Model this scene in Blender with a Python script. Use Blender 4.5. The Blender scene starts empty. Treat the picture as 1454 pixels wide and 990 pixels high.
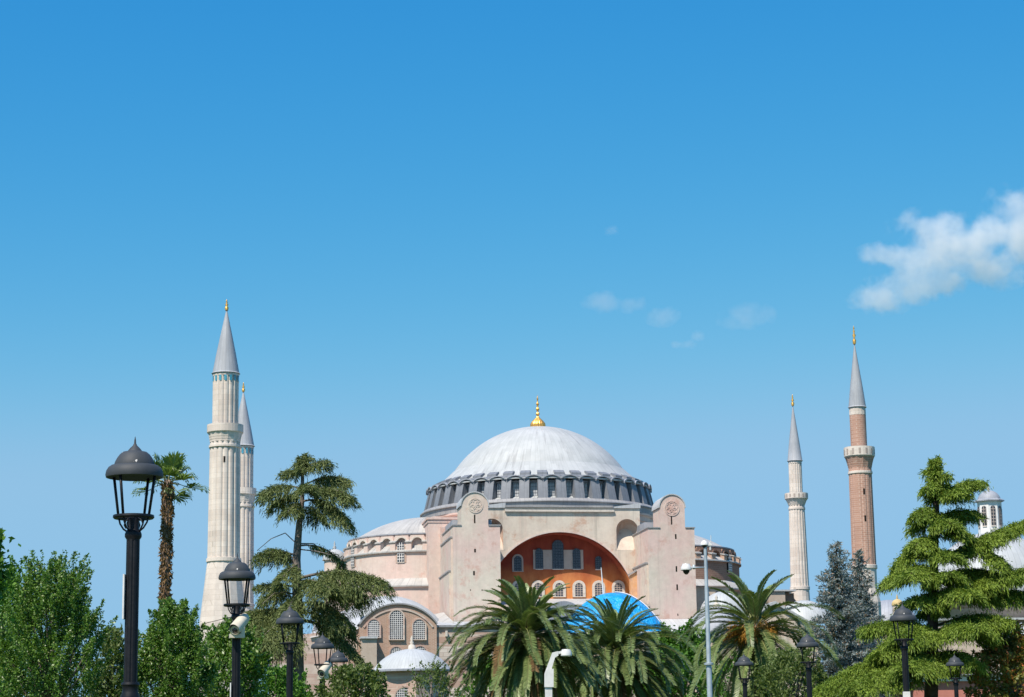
import bpy, math, random
import numpy as np
from mathutils import Vector, Matrix, Euler
random.seed(7); rng = np.random.default_rng(7)
PI = math.pi; R = math.radians
S = bpy.context.scene; COL = S.collection
# ------------------------------------------------------------------ camera
FPX = 3050.0; PITCH = R(10.95); ROLL = R(-0.80); EYE = 1.6
cd = bpy.data.cameras.new('camera'); cam = bpy.data.objects.new('camera', cd); COL.objects.link(cam)
cd.sensor_width = 36; cd.lens = FPX/1454*36; cd.clip_start = 0.1; cd.clip_end = 20000
MC = Matrix.Rotation(PI/2+PITCH, 3, 'X') @ Matrix.Rotation(ROLL, 3, 'Z')
cam.matrix_world = Matrix.Translation((0,0,EYE)) @ MC.to_4x4()
S.camera = cam
# ------------------------------------------------------------------ light
SUN_EL, SUN_LEFT = R(55), R(33)          # behind the camera, to the left
sd = Vector((-math.sin(SUN_LEFT)*math.cos(SUN_EL), -math.cos(SUN_LEFT)*math.cos(SUN_EL), math.sin(SUN_EL)))
sl = bpy.data.lights.new('sun','SUN'); sl.energy = 4.5; sl.angle = R(0.53); sl.color = (1.0,0.90,0.79)
so = bpy.data.objects.new('sun', sl); COL.objects.link(so); so.rotation_euler = sd.to_track_quat('Z','Y').to_euler(); so.location = (-60,-80,150)
W = bpy.data.worlds.new('World'); S.world = W; W.use_nodes = True
nt = W.node_tree; bg = nt.nodes['Background']
sky = nt.nodes.new('ShaderNodeTexSky'); sky.sky_type = 'NISHITA'; sky.sun_disc = False
sky.sun_elevation = SUN_EL; sky.sun_rotation = math.atan2(sd.x, sd.y)
sky.altitude = 0; sky.air_density = 1.0; sky.dust_density = 0.35; sky.ozone_density = 2.2
hs = nt.nodes.new('ShaderNodeHueSaturation'); hs.inputs['Saturation'].default_value = 1.12; hs.inputs['Value'].default_value = 1.0; hs.inputs['Hue'].default_value = 0.487
nt.links.new(sky.outputs[0], hs.inputs['Color'])
sepc = nt.nodes.new('ShaderNodeSeparateColor'); comb = nt.nodes.new('ShaderNodeCombineColor'); nt.links.new(hs.outputs[0], sepc.inputs[0])
for ch,(pw,gk) in enumerate(((2.3,0.182),(0.95,0.865),(0.37,2.76))):      # camera's colour response to the blue of the sky
    a_ = nt.nodes.new('ShaderNodeMath'); a_.operation = 'POWER'; a_.inputs[1].default_value = pw; nt.links.new(sepc.outputs[ch], a_.inputs[0])
    b_ = nt.nodes.new('ShaderNodeMath'); b_.operation = 'MULTIPLY'; b_.inputs[1].default_value = gk; nt.links.new(a_.outputs[0], b_.inputs[0])
    m_ = nt.nodes.new('ShaderNodeMath'); m_.operation = 'SMOOTH_MIN'; m_.inputs[1].default_value = (1.95,3.7,5.5)[ch]; m_.inputs[2].default_value = 0.8; nt.links.new(b_.outputs[0], m_.inputs[0]); nt.links.new(m_.outputs[0], comb.inputs[ch])
nt.links.new(comb.outputs[0], bg.inputs[0])
bg.inputs[1].default_value = 0.1035
S.view_settings.view_transform = 'Standard'; S.view_settings.look = 'None'; S.view_settings.exposure = 0.50; S.view_settings.gamma = 1
cy = S.cycles; S.render.engine = 'CYCLES'
cy.use_denoising = True; cy.max_bounces = 8; cy.diffuse_bounces = 3; cy.glossy_bounces = 2; cy.transmission_bounces = 3
cy.transparent_max_bounces = 8; cy.volume_bounces = 8; cy.use_adaptive_sampling = True; cy.adaptive_threshold = 0.02
cy.volume_step_rate = 1.0; cy.sample_clamp_indirect = 8
# ------------------------------------------------------------------ helpers
def ray(px, py): return MC @ Vector(((px-727)/FPX, -(py-495)/FPX, -1))
def P(px, py, Y):
    d = ray(px, py); return Vector((0,0,EYE)) + d*(Y/d.y)
def fin(o, name, parent=None):
    o.name = name; COL.objects.link(o)
    if parent is not None: o.parent = parent
    return o
def tag(o, label=None, cat=None, group=None, kind=None):
    if label: o['label'] = label
    if cat: o['category'] = cat
    if group: o['group'] = group
    if kind: o['kind'] = kind
    return o
def empty(name, loc, label, cat, rz=0, group=None):
    o = bpy.data.objects.new(name, None); COL.objects.link(o); o.location = loc; o.rotation_euler = (0,0,rz); o.empty_display_size = 0.2
    return tag(o, label, cat, group)
def copy_tree(o, parent=None, top=True):
    c = o.copy(); COL.objects.link(c)
    if not top: c.parent = parent
    for ch in [x for x in o.children]: copy_tree(ch, c, False)
    return c
class MB:
    def __init__(s): s.v = []; s.f = []
    def add(s, vs, fs):
        b = len(s.v); s.v += [tuple(v) for v in vs]; s.f += [tuple(i+b for i in f) for f in fs]; return s
    def box(s, x0,x1,y0,y1,z0,z1):
        return s.add([(x0,y0,z0),(x1,y0,z0),(x1,y1,z0),(x0,y1,z0),(x0,y0,z1),(x1,y0,z1),(x1,y1,z1),(x0,y1,z1)],
            [(0,3,2,1),(4,5,6,7),(0,1,5,4),(1,2,6,5),(2,3,7,6),(3,0,4,7)])
    def prism(s, out, y0, y1):           # outline of (x,z), extruded along y
        n = len(out)
        vs = [(x,y0,z) for x,z in out]+[(x,y1,z) for x,z in out]
        fs = [tuple(range(n)), tuple(range(2*n-1,n-1,-1))]+[(i,i+n,(i+1)%n+n,(i+1)%n) for i in range(n)]
        return s.add(vs, fs)
    def hole(s, outer, inner, y0, y1):   # ring between two outlines with the same count, extruded along y
        n = len(outer); vs = []
        for y in (y0,y1):
            vs += [(x,y,z) for x,z in outer]+[(x,y,z) for x,z in inner]
        fs = []
        for i in range(n-1):
            j = i+1
            fs += [(i,j,n+j,n+i),(2*n+i,3*n+i,3*n+j,2*n+j),(n+i,n+j,3*n+j,3*n+i),(i,2*n+i,2*n+j,j)]
        return s.add(vs, fs)
    def lathe(s, prof, n=48, c=(0,0), a0=0, a1=2*PI, rf=None):
        full = abs(a1-a0-2*PI) < 1e-6; m = n if full else n+1; k = len(prof); vs = []
        for i in range(m):
            a = a0+(a1-a0)*i/n; q = 1.0 if rf is None else rf(i)
            for r,z in prof: vs.append((c[0]+r*q*math.cos(a), c[1]+r*q*math.sin(a), z))
        fs = []
        for i in range(n):
            j = (i+1)%m
            for t in range(k-1): fs.append((i*k+t, j*k+t, j*k+t+1, i*k+t+1))
        return s.add(vs, fs)
    def tube(s, pts, rad, n=8, cap=True):
        pts = [Vector(p) for p in pts]; k = len(pts)
        if not hasattr(rad,'__len__'): rad = [rad]*k
        vs = []; up = None
        for i,p in enumerate(pts):
            t = (pts[min(i+1,k-1)]-pts[max(i-1,0)]).normalized()
            if up is None: up = t.orthogonal().normalized()
            up = (up-t*up.dot(t)).normalized(); b = t.cross(up)
            for j in range(n):
                a = 2*PI*j/n; vs.append(p+(up*math.cos(a)+b*math.sin(a))*rad[i])
        fs = [(i*n+j, i*n+(j+1)%n, (i+1)*n+(j+1)%n, (i+1)*n+j) for i in range(k-1) for j in range(n)]
        if cap: fs += [tuple(range(n-1,-1,-1)), tuple((k-1)*n+j for j in range(n))]
        return s.add(vs, fs)
    def dome(s, c, r, h, z0, n=48, k=12, a0=0, a1=2*PI):   # spherical cap
        RR = (r*r+h*h)/(2*h); zc = z0+h-RR; ph = math.asin(min(1,r/RR)) if h <= r else PI-math.asin(r/RR)
        prof = [(RR*math.sin(ph*(1-i/k))+1e-4, zc+RR*math.cos(ph*(1-i/k))) for i in range(k+1)]
        return s.lathe(prof, n, c, a0, a1)
    def build(s, name, mat, parent=None, smooth=False, loc=(0,0,0), rz=0, ang=None):
        me = bpy.data.meshes.new(name); me.from_pydata(s.v, [], s.f); me.materials.append(mat)
        if smooth:
            me.polygons.foreach_set('use_smooth', [True]*len(me.polygons))
            if ang is not None: me.set_sharp_from_angle(angle=R(ang))
        me.update(); o = bpy.data.objects.new(name, me); fin(o, name, parent); o.location = loc; o.rotation_euler = (0,0,rz)
        import bmesh
        if len(s.f) < 60000:
            bm = bmesh.new(); bm.from_mesh(me); bmesh.ops.recalc_face_normals(bm, faces=bm.faces); bm.to_mesh(me); bm.free()
        return o
def quads(name, V, mat, parent=None, extra=None):
    """V (n,4,3) array of leaf quads -> one mesh; extra: an MB whose faces go in too"""
    V = np.asarray(V, dtype=np.float32); n = len(V)
    me = bpy.data.meshes.new(name)
    me.vertices.add(n*4); me.vertices.foreach_set('co', V.reshape(-1))
    me.loops.add(n*4); me.loops.foreach_set('vertex_index', np.arange(n*4, dtype=np.int32))
    me.polygons.add(n); me.polygons.foreach_set('loop_start', np.arange(0,n*4,4, dtype=np.int32)); me.polygons.foreach_set('loop_total', np.full(n,4,dtype=np.int32))
    me.materials.append(mat); me.update(); me.validate()
    return fin(bpy.data.objects.new(name, me), name, parent)
def unit(a): return a/np.maximum(np.linalg.norm(a,axis=-1,keepdims=True),1e-9)
def leaves(c, d, L, Wd, nrm=None):
    """diamond leaves: c (n,3) base, d (n,3) direction, L,Wd lengths"""
    n = len(c); d = unit(d)
    if nrm is None: nrm = rng.normal(size=(n,3))
    side = unit(np.cross(d, nrm)); L = np.broadcast_to(np.asarray(L,dtype=float),(n,))[:,None]; Wd = np.broadcast_to(np.asarray(Wd,dtype=float),(n,))[:,None]
    m = c+d*L*0.5
    return np.stack([c, m+side*Wd*0.5, c+d*L, m-side*Wd*0.5], axis=1)
# ------------------------------------------------------------------ materials
def nn(t, typ, **kw):
    n = t.nodes.new(typ)
    for k,v in kw.items():
        if k.startswith('i_'): n.inputs[k[2:]].default_value = v
        else: setattr(n,k,v)
    return n
def newmat(name, rough=0.8, metal=0.0, spec=0.3):
    m = bpy.data.materials.new(name); m.use_nodes = True; t = m.node_tree; b = t.nodes['Principled BSDF']
    b.inputs['Roughness'].default_value = rough; b.inputs['Metallic'].default_value = metal; b.inputs['Specular IOR Level'].default_value = spec
    return m, t, b
def mixc(t, fac, a, b, mode='MIX'):
    m = nn(t,'ShaderNodeMix', data_type='RGBA', blend_type=mode)
    for sock,val in ((0,fac),(6,a),(7,b)):
        if hasattr(val,'is_output'): t.links.new(val, m.inputs[sock])
        else: m.inputs[sock].default_value = (*val,1) if hasattr(val,'__len__') else val
    return m.outputs[2]
def ramp(t, src, lo, hi, a=0.0, b=1.0):
    m = nn(t,'ShaderNodeMapRange'); m.inputs[1].default_value = lo; m.inputs[2].default_value = hi; m.inputs[3].default_value = a; m.inputs[4].default_value = b
    t.links.new(src, m.inputs[0]); return m.outputs[0]
def noise(t, vec, scale, detail=4, rough=0.6, stretch=(1,1,1), off=(0,0,0)):
    mp = nn(t,'ShaderNodeMapping'); mp.inputs['Scale'].default_value = stretch; mp.inputs['Location'].default_value = off
    t.links.new(vec, mp.inputs[0]); n = nn(t,'ShaderNodeTexNoise'); n.inputs['Scale'].default_value = scale; n.inputs['Detail'].default_value = detail; n.inputs['Roughness'].default_value = rough
    t.links.new(mp.outputs[0], n.inputs['Vector']); return n.outputs['Fac']
def coord(t): return nn(t,'ShaderNodeTexCoord').outputs['Object']
def bump(t, b, h, strength=0.3, dist=0.1):
    n = nn(t,'ShaderNodeBump'); n.inputs['Strength'].default_value = strength; n.inputs['Distance'].default_value = dist
    t.links.new(h, n.inputs['Height']); t.links.new(n.outputs[0], b.inputs['Normal'])
def plaster(name, c, c2, stain=(0.42,0.32,0.24), amt=0.5, sc=0.12, sc2=0.45):
    m,t,b = newmat(name, 0.9, spec=0.1); v = coord(t)
    big = ramp(t, noise(t,v,sc,5,0.65), 0.38,0.62); col = mixc(t,big,c,c2)
    st = ramp(t, noise(t,v,sc2,6,0.7,(1,1,0.10)), 0.52,0.75,0,amt); col = mixc(t,st,col,stain)
    blot = ramp(t, noise(t,v,0.42,8,0.75,off=(9,3,1)), 0.54,0.63,0,amt*1.2); col = mixc(t,blot,col,(c[0]*0.84,c[1]*0.66,c[2]*0.60))
    drip = ramp(t, noise(t,v,1.3,5,0.7,(1,1,0.035)), 0.54,0.70,0,amt*0.9); col = mixc(t,drip,col,tuple(x*0.62 for x in c))
    pale = ramp(t, noise(t,v,0.22,7,0.7,(1,1,0.5),off=(4,8,2)), 0.56,0.7,0,0.6); col = mixc(t,pale,col,tuple(min(0.72,x*1.16) for x in c2))
    fine = ramp(t, noise(t,v,1.1,6,0.75), 0.3,0.7,0.88,1.07); col = mixc(t,1.0,col,fine,'MULTIPLY')
    t.links.new(col,b.inputs['Base Color']); bump(t,b,noise(t,v,0.9,6,0.7),0.22,0.08); return m
def masonry(name, c1, c2, mortar, row=0.35, w=0.9, amt=0.5, msz=0.03, band=None):
    m,t,b = newmat(name, 0.9, spec=0.1); v = coord(t)
    sx = nn(t,'ShaderNodeSeparateXYZ'); t.links.new(v,sx.inputs[0])
    ad = nn(t,'ShaderNodeMath',operation='ADD'); t.links.new(sx.outputs[0],ad.inputs[0]); t.links.new(sx.outputs[1],ad.inputs[1])
    cb = nn(t,'ShaderNodeCombineXYZ'); t.links.new(ad.outputs[0],cb.inputs[0]); t.links.new(sx.outputs[2],cb.inputs[1])
    br = nn(t,'ShaderNodeTexBrick'); t.links.new(cb.outputs[0],br.inputs['Vector']); br.inputs['Scale'].default_value = 1
    br.inputs['Brick Width'].default_value = w; br.inputs['Row Height'].default_value = row; br.inputs['Mortar Size'].default_value = msz; br.inputs['Mortar Smooth'].default_value = 0.3
    br.inputs['Color1'].default_value = (*c1,1); br.inputs['Color2'].default_value = (*c2,1); br.inputs['Mortar'].default_value = (*mortar,1); br.inputs['Bias'].default_value = 0
    col = br.outputs['Color']
    if band:
        wv = noise(t,v,0.9,3,0.6,(0.06,0.06,1)); col = mixc(t, ramp(t,wv,0.48,0.56), col, band)
    big = ramp(t, noise(t,v,0.25,6,0.7), 0.4,0.65,0,amt); col = mixc(t,big,col,tuple(x*0.62 for x in c1))
    st = ramp(t, noise(t,v,0.5,6,0.7,(1,1,0.1)), 0.5,0.75,0,amt*0.6); col = mixc(t,st,col,tuple(min(1,x*1.5) for x in c2))
    t.links.new(col,b.inputs['Base Color']); bump(t,b,noise(t,v,1.0,6,0.7),0.25,0.08); return m
def lead(name, c, c2, dark=(0.12,0.13,0.14), seams=0, seamw=0.1, seamd=0.4, streak=0.3, ringstep=1.0, rad=True, axis=0):
    m,t,b = newmat(name, 0.55, spec=0.35); v = coord(t)
    sx = nn(t,'ShaderNodeSeparateXYZ'); t.links.new(v,sx.inputs[0])
    if rad:
        at = nn(t,'ShaderNodeMath',operation='ARCTAN2'); t.links.new(sx.outputs[1],at.inputs[0]); t.links.new(sx.outputs[0],at.inputs[1])
        ang = nn(t,'ShaderNodeMath',operation='MULTIPLY'); t.links.new(at.outputs[0],ang.inputs[0]); ang.inputs[1].default_value = max(1,seams)/(2*PI); a = ang.outputs[0]
    else:
        ang = nn(t,'ShaderNodeMath',operation='MULTIPLY'); t.links.new(sx.outputs[axis],ang.inputs[0]); ang.inputs[1].default_value = 1.6; a = ang.outputs[0]
    fl = nn(t,'ShaderNodeMath',operation='FLOOR'); t.links.new(a,fl.inputs[0])
    fr = nn(t,'ShaderNodeMath',operation='FRACT'); t.links.new(a,fr.inputs[0])
    zz = nn(t,'ShaderNodeMath',operation='MULTIPLY'); t.links.new(sx.outputs[2],zz.inputs[0]); zz.inputs[1].default_value = 1/ringstep
    zf = nn(t,'ShaderNodeMath',operation='FLOOR'); 
    zo = nn(t,'ShaderNodeMath',operation='MULTIPLY_ADD'); t.links.new(fl.outputs[0],zo.inputs[0]); zo.inputs[1].default_value = 0.37; t.links.new(zz.outputs[0],zo.inputs[2]); t.links.new(zo.outputs[0],zf.inputs[0])
    cb = nn(t,'ShaderNodeCombineXYZ'); t.links.new(fl.outputs[0],cb.inputs[0]); t.links.new(zf.outputs[0],cb.inputs[1])
    wn = nn(t,'ShaderNodeTexWhiteNoise'); wn.noise_dimensions = '3D'; t.links.new(cb.outputs[0],wn.inputs['Vector'])
    col = mixc(t, ramp(t,noise(t,v,0.3,5,0.7),0.35,0.65), c, c2)
    pan = ramp(t,wn.outputs['Value'],0,1,0.93,1.05); col = mixc(t,1.0,col,pan,'MULTIPLY')
    sm = nn(t,'ShaderNodeMath',operation='LESS_THAN'); t.links.new(fr.outputs[0],sm.inputs[0]); sm.inputs[1].default_value = seamw
    sf = nn(t,'ShaderNodeMath',operation='MULTIPLY'); t.links.new(sm.outputs[0],sf.inputs[0]); sf.inputs[1].default_value = seamd
    col = mixc(t, sf.outputs[0], col, tuple(x*0.5 for x in c))
    cs = nn(t,'ShaderNodeCombineXYZ'); t.links.new(a,cs.inputs[0]); t.links.new(sx.outputs[2],cs.inputs[1])
    stf = ramp(t, noise(t,cs.outputs[0],0.9,5,0.7,(1,0.16,1)), 0.56,0.70,0,streak); col = mixc(t,stf,col,dark)
    t.links.new(col,b.inputs['Base Color']); bump(t,b,fr.outputs[0],0.15,0.05); return m
def plain(name, c, rough=0.6, metal=0, var=0.15, sc=3, spec=0.4, c2=None):
    m,t,b = newmat(name, rough, metal, spec); v = coord(t)
    n = ramp(t,noise(t,v,sc,6,0.7),0.35,0.65); col = mixc(t,n,tuple(x*(1-var) for x in c), c2 or tuple(min(1,x*(1+var)) for x in c))
    t.links.new(col,b.inputs['Base Color']); r2 = ramp(t,noise(t,v,sc*2,5,0.7),0.3,0.7,max(0,rough-0.1),min(1,rough+0.12)); t.links.new(r2,b.inputs['Roughness']); return m
def leafmat(name, c1, c2, trans=0.3, rough=0.5, spec=0.3, third=None, p3=0.1):
    m,t,b = newmat(name, rough, spec=spec); g = nn(t,'ShaderNodeNewGeometry'); v = coord(t)
    rr = g.outputs['Random Per Island']
    big = ramp(t,noise(t,v,0.8,3,0.5),0.35,0.65)
    mx = nn(t,'ShaderNodeMath',operation='MULTIPLY_ADD'); t.links.new(rr,mx.inputs[0]); mx.inputs[1].default_value = 0.65
    m2 = nn(t,'ShaderNodeMath',operation='MULTIPLY'); t.links.new(big,m2.inputs[0]); m2.inputs[1].default_value = 0.35; t.links.new(m2.outputs[0],mx.inputs[2])
    col = mixc(t, mx.outputs[0], c1, c2)
    if third:
        gt = nn(t,'ShaderNodeMath',operation='GREATER_THAN'); gt.inputs[1].default_value = 1-p3
        w = nn(t,'ShaderNodeTexWhiteNoise'); w.noise_dimensions = '1D'; t.links.new(rr,w.inputs['W']); t.links.new(w.outputs['Value'],gt.inputs[0]); col = mixc(t,gt.outputs[0],col,third)
    t.links.new(col,b.inputs['Base Color'])
    tr = nn(t,'ShaderNodeBsdfTranslucent'); tc = mixc(t,1.0,col,(1.1,1.25,0.55),'MULTIPLY'); t.links.new(tc,tr.inputs[0])
    ms = nn(t,'ShaderNodeMixShader'); ms.inputs[0].default_value = trans; t.links.new(b.outputs[0],ms.inputs[1]); t.links.new(tr.outputs[0],ms.inputs[2])
    t.links.new(ms.outputs[0], t.nodes['Material Output'].inputs[0]); return m
M = dict(
 pink=plaster('pink_plaster',(0.64,0.485,0.43),(0.60,0.515,0.455),(0.52,0.40,0.34),0.5),
 tower=plaster('tower_plaster',(0.62,0.475,0.42),(0.575,0.525,0.44),(0.60,0.40,0.35),0.5),
 cream=plaster('cream_plaster',(0.60,0.54,0.455),(0.56,0.48,0.40),(0.46,0.33,0.27),0.85,0.2,0.5),
 orange=None,
 redp=None,
 stonep=plaster('pale_panel',(0.42,0.36,0.32),(0.36,0.31,0.28),amt=0.3),
 beige=plaster('beige_wall',(0.50,0.43,0.35),(0.46,0.38,0.31),amt=0.5),
 brick=masonry('brick_wall',(0.46,0.30,0.22),(0.38,0.23,0.165),(0.52,0.42,0.34),0.16,0.5,0.5),
 brickd=masonry('dark_brick_wall',(0.30,0.18,0.135),(0.24,0.14,0.105),(0.34,0.25,0.19),0.3,0.8,0.5),
 brickp=masonry('pink_brick_wall',(0.50,0.34,0.28),(0.44,0.30,0.25),(0.5,0.42,0.36),0.25,0.8,0.5,band=(0.58,0.50,0.43)),
 block=masonry('stone_blocks',(0.66,0.59,0.52),(0.56,0.48,0.41),(0.40,0.32,0.27),0.5,1.2,0.35,0.05,band=(0.42,0.28,0.22)),
 band=masonry('banded_wall',(0.58,0.48,0.40),(0.50,0.38,0.31),(0.5,0.42,0.35),0.3,0.9,0.4,0.03,band=(0.36,0.20,0.15)),
 minb=masonry('minaret_brick',(0.49,0.30,0.23),(0.41,0.24,0.18),(0.54,0.40,0.33),0.28,0.6,0.35,0.03),
 mins=masonry('minaret_stone',(0.615,0.54,0.48),(0.71,0.64,0.575),(0.50,0.45,0.39),0.7,1.5,0.4,0.02),
 lead=lead('lead_dome',(0.375,0.395,0.395),(0.445,0.46,0.46),(0.16,0.16,0.165),seams=110,seamw=0.12,seamd=0.18,streak=0.6,ringstep=1.4),
 leadw=lead('lead_roof_pale',(0.38,0.405,0.42),(0.44,0.465,0.475),(0.3,0.31,0.33),seams=64,streak=0.35,ringstep=1.2),
 leads=lead('lead_weathered',(0.36,0.355,0.34),(0.46,0.45,0.43),(0.2,0.2,0.2),seams=90,streak=0.8,ringstep=1.5),
 leadg=lead('lead_dark',(0.15,0.165,0.19),(0.21,0.225,0.25),(0.05,0.055,0.07),seams=160,streak=0.5,ringstep=0.9),
 leadc=lead('lead_spire',(0.30,0.32,0.35),(0.36,0.38,0.41),(0.18,0.19,0.21),seams=20,seamw=0.08,streak=0.4,ringstep=1.8),
 leadt=lead('lead_tomb',(0.27,0.29,0.33),(0.33,0.35,0.39),(0.16,0.17,0.2),seams=40,streak=0.3,ringstep=1.2),
 leadf=lead('lead_flat',(0.40,0.42,0.435),(0.47,0.48,0.49),(0.34,0.34,0.35),rad=False,streak=0.3,ringstep=50),
 leadfd=lead('lead_flat_grey',(0.25,0.25,0.26),(0.33,0.33,0.33),(0.22,0.22,0.22),rad=False,streak=0.5,ringstep=50),
 trim=plain('stone_trim',(0.55,0.50,0.44),0.85), white=plain('white_plaster',(0.70,0.69,0.68),0.8,var=0.06),
 grille=plain('window_grille',(0.66,0.64,0.62),0.7), glass=plain('window_glass',(0.035,0.042,0.055),0.25,spec=0.5),
 glassm=plain('dusty_glass',(0.05,0.06,0.085),0.35,spec=0.5), glassl=plain('pale_window_screen',(0.48,0.50,0.52),0.5),
 slit=plain('slit_shadow',(0.02,0.018,0.016),0.9,spec=0), gold=plain('gilded_metal',(1.0,0.50,0.13),0.38,0.85,0.08),
 tile=plain('blue_tile',(0.06,0.30,0.42),0.4), iron=plain('lamp_iron',(0.007,0.008,0.011),0.5,0.0,0.3,8,0.3),
 hat=plain('lamp_hat_paint',(0.05,0.052,0.058),0.5,0.0,0.25,6,0.4), bulb=plain('lamp_bulb',(0.6,0.58,0.5),0.4),
 tarp=None, steel=plain('galvanised_steel',(0.36,0.42,0.46),0.45,0.3), plastic=plain('white_plastic',(0.62,0.62,0.61),0.35),
 cambeige=plain('camera_housing',(0.58,0.53,0.42),0.5), black=plain('black_lens',(0.015,0.015,0.018),0.15),
 bark=plain('bark',(0.075,0.055,0.045),0.95,0,0.4,6,0.1), barkg=plain('grey_bark',(0.16,0.14,0.125),0.95,0,0.4,6,0.1),
 palmbark=plain('palm_bark',(0.12,0.075,0.05),0.95,0,0.5,5,0.1,c2=(0.30,0.22,0.17)),
)
M['niche'] = plaster('niche_plaster',(0.52,0.42,0.35),(0.46,0.32,0.25),(0.40,0.16,0.09),0.7,0.35,0.35)
def tympmat():  # orange paint; upper zone coloured dark red to deepen the shade under the arch
    m,t,b = newmat('shaded_tympanum_paint',0.9,spec=0.1); v = coord(t); sx = nn(t,'ShaderNodeSeparateXYZ'); t.links.new(v,sx.inputs[0])
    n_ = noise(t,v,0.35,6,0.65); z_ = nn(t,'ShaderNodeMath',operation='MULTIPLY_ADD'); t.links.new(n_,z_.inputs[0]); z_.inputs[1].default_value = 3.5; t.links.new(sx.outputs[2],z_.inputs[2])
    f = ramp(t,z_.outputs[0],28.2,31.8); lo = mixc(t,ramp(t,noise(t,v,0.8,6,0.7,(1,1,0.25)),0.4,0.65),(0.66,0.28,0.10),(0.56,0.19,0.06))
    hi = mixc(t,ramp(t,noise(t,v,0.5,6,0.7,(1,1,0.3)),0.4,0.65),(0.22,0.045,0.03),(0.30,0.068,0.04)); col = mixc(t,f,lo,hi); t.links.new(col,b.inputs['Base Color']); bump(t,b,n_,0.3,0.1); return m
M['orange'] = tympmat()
def tarpmat():
    m,t,b = newmat('blue_tarpaulin',0.35,spec=0.5); v = coord(t)
    col = mixc(t, ramp(t,noise(t,v,0.35,4,0.6),0.35,0.65), (0.008,0.27,0.64),(0.015,0.37,0.78)); t.links.new(col,b.inputs['Base Color'])
    h = noise(t,v,0.9,5,0.55,(1,1,0.5)); bump(t,b,h,1.0,0.9); return m
M['tarp'] = tarpmat()
M['hat_worn'] = M['hat']
def hatmat():
    m,t,b = newmat('worn_hat_paint',0.62,spec=0.3); v = coord(t)
    col = mixc(t, ramp(t,noise(t,v,4,4,0.6),0.35,0.65),(0.036,0.043,0.050),(0.050,0.058,0.067))
    sp = ramp(t,noise(t,v,7,3,0.5,off=(3,1,2)),0.70,0.72); col = mixc(t,sp,col,(0.6,0.58,0.55)); t.links.new(col,b.inputs['Base Color']); return m
M['hat'] = hatmat()
# ------------------------------------------------------------------ ground
def groundmat():
    m,t,b = newmat('park_grass',0.95,spec=0.1); v = coord(t)
    col = mixc(t, ramp(t,noise(t,v,0.15,8,0.7),0.4,0.6),(0.045,0.08,0.02),(0.08,0.11,0.035)); t.links.new(col,b.inputs['Base Color']); return m
tag(MB().add([(-6000,-3000,0),(6000,-3000,0),(6000,9000,0),(-6000,9000,0)],[(0,1,2,3)]).build('ground',groundmat()), kind='structure')
pv = plain('paving_stone',(0.30,0.28,0.25),0.9)
tag(MB().add([(-14,-20,0.006),(14,-20,0.006),(10,16,0.006),(-7,16,0.006)],[(0,1,2,3)]).build('path',pv), kind='structure')
# ------------------------------------------------------------------ church frame
TH = R(8.5); D0 = 330.0
c0 = P(765.5, 713, D0); CX, CY = c0.x, D0
MF = Matrix.Translation((CX,CY,0)) @ Matrix.Rotation(TH,4,'Z'); MFi = MF.inverted()
def B(px, py, w, tz=0):                 # pixel -> (u,z) on the facade-parallel plane at depth w of the church frame
    o = MFi @ Vector((0,0,EYE)); d = MFi.to_3x3() @ ray(px,py); k = (w-o.y)/d.y; q = o+d*k
    return (q.x, q.z)
def BU(px,py,w): return B(px,py,w)[0]
def BZ(px,py,w): return B(px,py,w)[1]
def arch(cx, z0, zs, r, n=14, rz=None):    # outline of an arched opening: base z0, springing zs, half width r
    rz = rz or r
    return [(cx-r,z0)]+[(cx-r*math.cos(PI*i/n), zs+rz*math.sin(PI*i/n)) for i in range(n+1)]+[(cx+r,z0)]
def clean(o):
    out = []
    for p in o:
        if not out or (abs(p[0]-out[-1][0])+abs(p[1]-out[-1][1]) > 1e-5): out.append(p)
    return out
def window(parent, cx, z0, z1, hw, w, arched=True, frame=None, pane='glass', grid=None, fw=0.25, gm='grille', name='window', depth=0.12, rz=0, at=None):
    """window on plane y=w facing -y. frame: material key of surround; grid (nx,nz) bars. at: (x,y) -> local origin with rotation rz"""
    loc = (0,0,0)
    if at: loc = (at[0],at[1],0)
    zs = z1-hw if arched else z1
    oi = clean(arch(cx,z0,zs,hw)) if arched else [(cx-hw,z0),(cx-hw,z1),(cx+hw,z1),(cx+hw,z0)]
    mb = MB(); fm = M[frame] if frame else M['trim']
    oo = clean(arch(cx,z0-fw*0.3,zs,hw+fw)) if arched else [(cx-hw-fw,z0),(cx-hw-fw,z1+fw),(cx+hw+fw,z1+fw),(cx+hw+fw,z0)]
    f = 0 if frame else 1
    if frame: mb.hole(oo,oi,w-depth,w+0.02)
    mb.box(cx-hw-(fw if frame else 0.0),cx+hw+(fw if frame else 0.0),w-(depth+0.06 if frame else 0.04),w+0.02,z0-0.12,z0-0.003)
    fr = mb.build(name, fm, parent, loc=loc, rz=rz)
    MB().prism(oi, w-depth*0.35, w+0.05).build('pane', M[pane], fr)
    if grid:
        g = MB(); nx,nz = grid; bw = min(2*hw/nx,(z1-z0)/nz)*0.28
        for i in range(nx+1):
            x = cx-hw+2*hw*i/nx; q = abs(x-cx)/hw; top = zs+hw*math.sqrt(max(0,1-q*q)) if arched else z1
            if top-z0 > bw: g.box(max(x-bw/2,cx-hw),min(x+bw/2,cx+hw),w-depth*0.7,w-depth*0.5,z0,top)
        for j in range(1,nz+1):
            z = z0+(z1-z0)*j/nz; q = 0 if z < zs else (z-zs)/hw if arched else 0; h2 = hw*math.sqrt(max(0,1-min(1,q)**2))
            if h2 > 0.1: g.box(cx-h2,cx+h2,w-depth*0.72,w-depth*0.48,z-bw/2,z+bw/2)
        g.build('grille', M[gm], fr)
    return fr
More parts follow.
